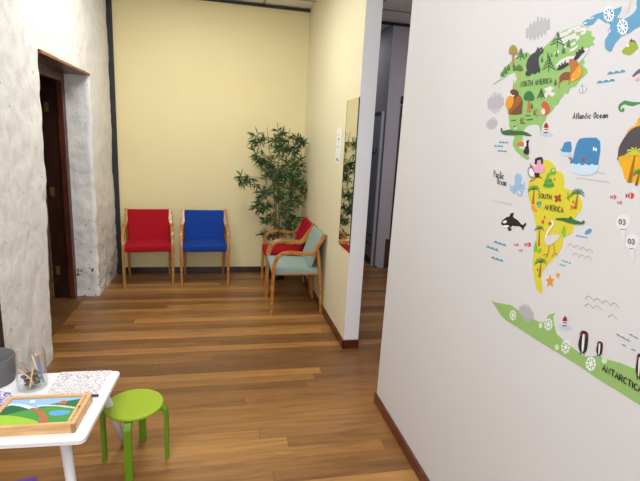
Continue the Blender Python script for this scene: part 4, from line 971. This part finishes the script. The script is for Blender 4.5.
# --- around South America
def fish(fr, cx, cy, s, col, label, dark=(120, 40, 50)):
    o = top(shape('fish_sticker', fr, col, [[(cx-s*.5, cy), (cx-s*.1, cy-s*.6), (cx+s*.6, cy-s*.5), (cx+s*.8, cy+s*.1), (cx+s*.4, cy+s*.6), (cx-s*.2, cy+s*.5)]], 1), label)
    shape('tail', fr, dark, [[(cx-s*.5, cy), (cx-s*1.0, cy-s*.6), (cx-s*.85, cy), (cx-s*1.0, cy+s*.6)]], 1, o, False)
    shape('stripe', fr, (238, 220, 218), [[(cx, cy-s*.55), (cx+s*.16, cy-s*.55), (cx+s*.1, cy+s*.5), (cx-s*.08, cy+s*.5)]], 2, o, False); return o
fish('E', 97, 212, 20, (206, 72, 84), 'largest pink fish sticker beside South America'); fish('E', 36, 213, 13, (206, 110, 116), 'left pink fish sticker below the orca'); fish('E', 58, 243, 11, (206, 110, 116), 'lowest pink fish sticker below the orca')
fish('H', 403, 30, 26, (204, 70, 78), 'largest red fish sticker below the Africa land'); fish('H', 314, 38, 18, (206, 100, 106), 'left red fish sticker below the big whale'); fish('H', 348, 67, 14, (206, 100, 106), 'lowest red fish sticker below the Africa land')
top(shape('starfish_sticker', 'E', (226, 150, 48), [[(215+25*math.cos(a)*(1 if i % 2 == 0 else .5), 408+36*math.sin(a)*(1 if i % 2 == 0 else .5)) for i, a in enumerate([-PI/2+PI/5*k for k in range(10)])]], 1), 'larger orange starfish sticker at the tip of South America')
top(shape('starfish_sticker', 'E', (222, 156, 72), [[(257+12*math.cos(a)*(1 if i % 2 == 0 else .6), 376+16*math.sin(a)*(1 if i % 2 == 0 else .6)) for i, a in enumerate([-PI/2+PI/5*k for k in range(10)])]], 1), 'small orange starfish sticker, upper right of the larger one')
waves('K', [(52, 416, 3, 5), (24, 434, 3, 5), (42, 474, 3, 5)], 15, 9, (96, 150, 172), 'three blue wave marks below the orca')
waves('E', [(278, 298, 3, 6), (264, 318, 2, 5)], 17, 8, (120, 168, 188), 'two small blue wave marks right of the starfish')
waves('H', [(112, 246, 4, 3)], 16, 8, (110, 160, 190), 'small blue wave marks beside the blue seashell')
top(shape('shell_sticker', 'H', (96, 150, 190), [[(160, 234), (170, 214), (192, 206), (196, 220), (180, 236)]], 1), 'small blue seashell sticker right of South America')
waves('H', [(68, 300, 4, 9), (96, 350, 3, 8)], 34, 17, (180, 180, 184), 'grey arched lines below the seashell', .0026)
for cx, cy, lab in [(362, 172, 'upper pale round balloon sticker with grey marks'), (411, 276, 'lower pale round balloon sticker with grey marks')]:
    o = top(shape('balloon_sticker', 'H', (226, 225, 227), [ell(cx, cy, 34, 40)], 1), lab)
    shape('streamers', 'H', (219, 218, 220), [[(cx-10, cy+36), (cx+16, cy+36), (cx+12, cy+110), (cx-4, cy+110)]], 1, o, False)
    lettering('lettering', 'H', '03', (cx-18, cy+10), (cx+18, cy+14), 26, (0, -1), .0034, 3, o, (112, 112, 118))
waves('I', [(90, 84, 4, 8), (88, 112, 2, 6), (172, 150, 1, 8)], 30, 13, (182, 180, 184), 'grey arched lines above the penguins', .0030)
waves('I', [(200, 212, 3, 9), (246, 212, 2, 9), (220, 250, 1, 6), (254, 266, 1, 6)], 17, 6, (120, 150, 166), 'blue-grey wave marks above the Antarctica lettering')

# --- Antarctica
an = top(shape('continent_sticker', 'J', (146, 184, 108), [[(40, 66), (80, 78), (120, 84), (160, 92), (200, 120), (240, 140), (290, 170), (320, 190), (350, 196), (368, 176), (384, 150), (420, 138), (410, 160), (416, 200), (430, 262), (470, 300), (540, 356), (600, 400), (640, 396), (668, 396), (700, 404), (760, 424), (820, 440), (880, 466), (930, 480), (1010, 510), (1090, 540),
    (1090, 790), (930, 690), (840, 632), (700, 548), (560, 452), (420, 366), (320, 306), (220, 240), (130, 184), (100, 156), (70, 110)]], 1, smooth=False), 'long green Antarctica land strip with snowflakes and lettering')
for cx, cy, rx, ry in [(171, 152, 22, 34), (384, 206, 28, 40), (488, 342, 30, 44)]: snow('J', cx, cy, rx, ry, an, sw=.0026)
snow('I', 112, 316, 20, 28, an, sw=.003)
for cx, cy, r in [(336, 214, 12), (434, 344, 13)]: shape('snow_dot', 'J', (206, 224, 186), [ell(cx, cy, r, r*1.4)], 2, an)
shape('snow_dot', 'I', (206, 224, 186), [ell(160, 304, 10, 12)], 2, an)
scribble('J', 252, 138, 82, 96, 'grey scribbled cloud sticker on the Antarctica strip', -22, lay=3)
lighthouse('J', 482, 190, 34, 'red lighthouse sticker on the Antarctica strip')
lettering('lettering', 'Q', 'ANTARCTICA', (18, 302), (252, 440), 38, (0.12, -1), .0032, 5, an)
def penguin(fr, cx, cy, w, h, label):
    o = top(shape('penguin_sticker', fr, (38, 32, 40), [[(cx-w*.2, cy-h*.46), (cx, cy-h*.5), (cx+w*.4, cy-h*.42), (cx+w*.5, cy-h*.2), (cx+w*.36, cy+h*.3), (cx+w*.1, cy+h*.44), (cx-w*.3, cy+h*.4), (cx-w*.5, cy+h*.1), (cx-w*.36, cy-h*.2)]], 4), label)
    shape('belly', fr, (238, 232, 234), [[(cx-w*.02, cy-h*.30), (cx+w*.2, cy-h*.28), (cx+w*.06, cy+h*.34), (cx-w*.12, cy+h*.32)]], 5, o)
    shape('red_marks', fr, (176, 54, 70), [ell(cx-w*.2, cy-h*.36, w*.12, h*.08, 8), ell(cx+w*.28, cy-h*.28, w*.1, h*.08, 8)], 6, o)
    shape('feet', fr, (60, 50, 54), None, 4, o, False, [[(cx-w*.2, cy+h*.38), (cx-w*.3, cy+h*.52)], [(cx+w*.1, cy+h*.4), (cx+w*.08, cy+h*.54)]], .003); return o
penguin('I', 84, 240, 34, 84, 'larger black penguin sticker standing on the Antarctica strip'); penguin('I', 142, 262, 22, 52, 'small penguin sticker right of the larger penguin'); penguin('I', 284, 325, 24, 90, 'penguin sticker cut by the right edge of the photo')


# ------------------------------------------------------------------ lights
def area(name, loc, sx, sy, power, col=(1, 1, 1), rot=(0, 0, 0)):
    l = bpy.data.lights.new(name, 'AREA'); l.shape = 'RECTANGLE'; l.size = sx; l.size_y = sy; l.energy = power; l.color = col
    o = bpy.data.objects.new(name, l); C.objects.link(o); o.location = loc; o.rotation_euler = rot; return o
area('ceiling_light_main', (-0.25, 3.9, H-0.02), 0.9, 1.2, 40, (1, 0.975, 0.92))
area('ceiling_light_near', (-0.5, 1.3, H-0.02), 1.2, 0.6, 38, (0.97, 0.98, 1.0))
area('window_fill', (-0.5, -1.35, 1.9), 2.4, 1.2, 60, (0.88, 0.94, 1.0), (math.radians(80), 0, 0))  # soft fill for an unseen window behind the camera, not a ceiling lamp
area('hall_fill', (2.1, 3.6, H-0.02), 0.6, 0.6, 22, (0.95, 0.95, 1.0))  # dim fill added to brighten the unlit hall, no real lamp there
area('corridor_fill', (1.6, 6.9, H-0.02), 0.4, 0.6, 12, (0.95, 0.97, 1.0))  # fill added to lift the dark corridor, no lamp known there
w = bpy.data.worlds.new('world'); SC.world = w; w.use_nodes = True
w.node_tree.nodes['Background'].inputs[0].default_value = (0.8, 0.85, 1, 1); w.node_tree.nodes['Background'].inputs[1].default_value = 0.1
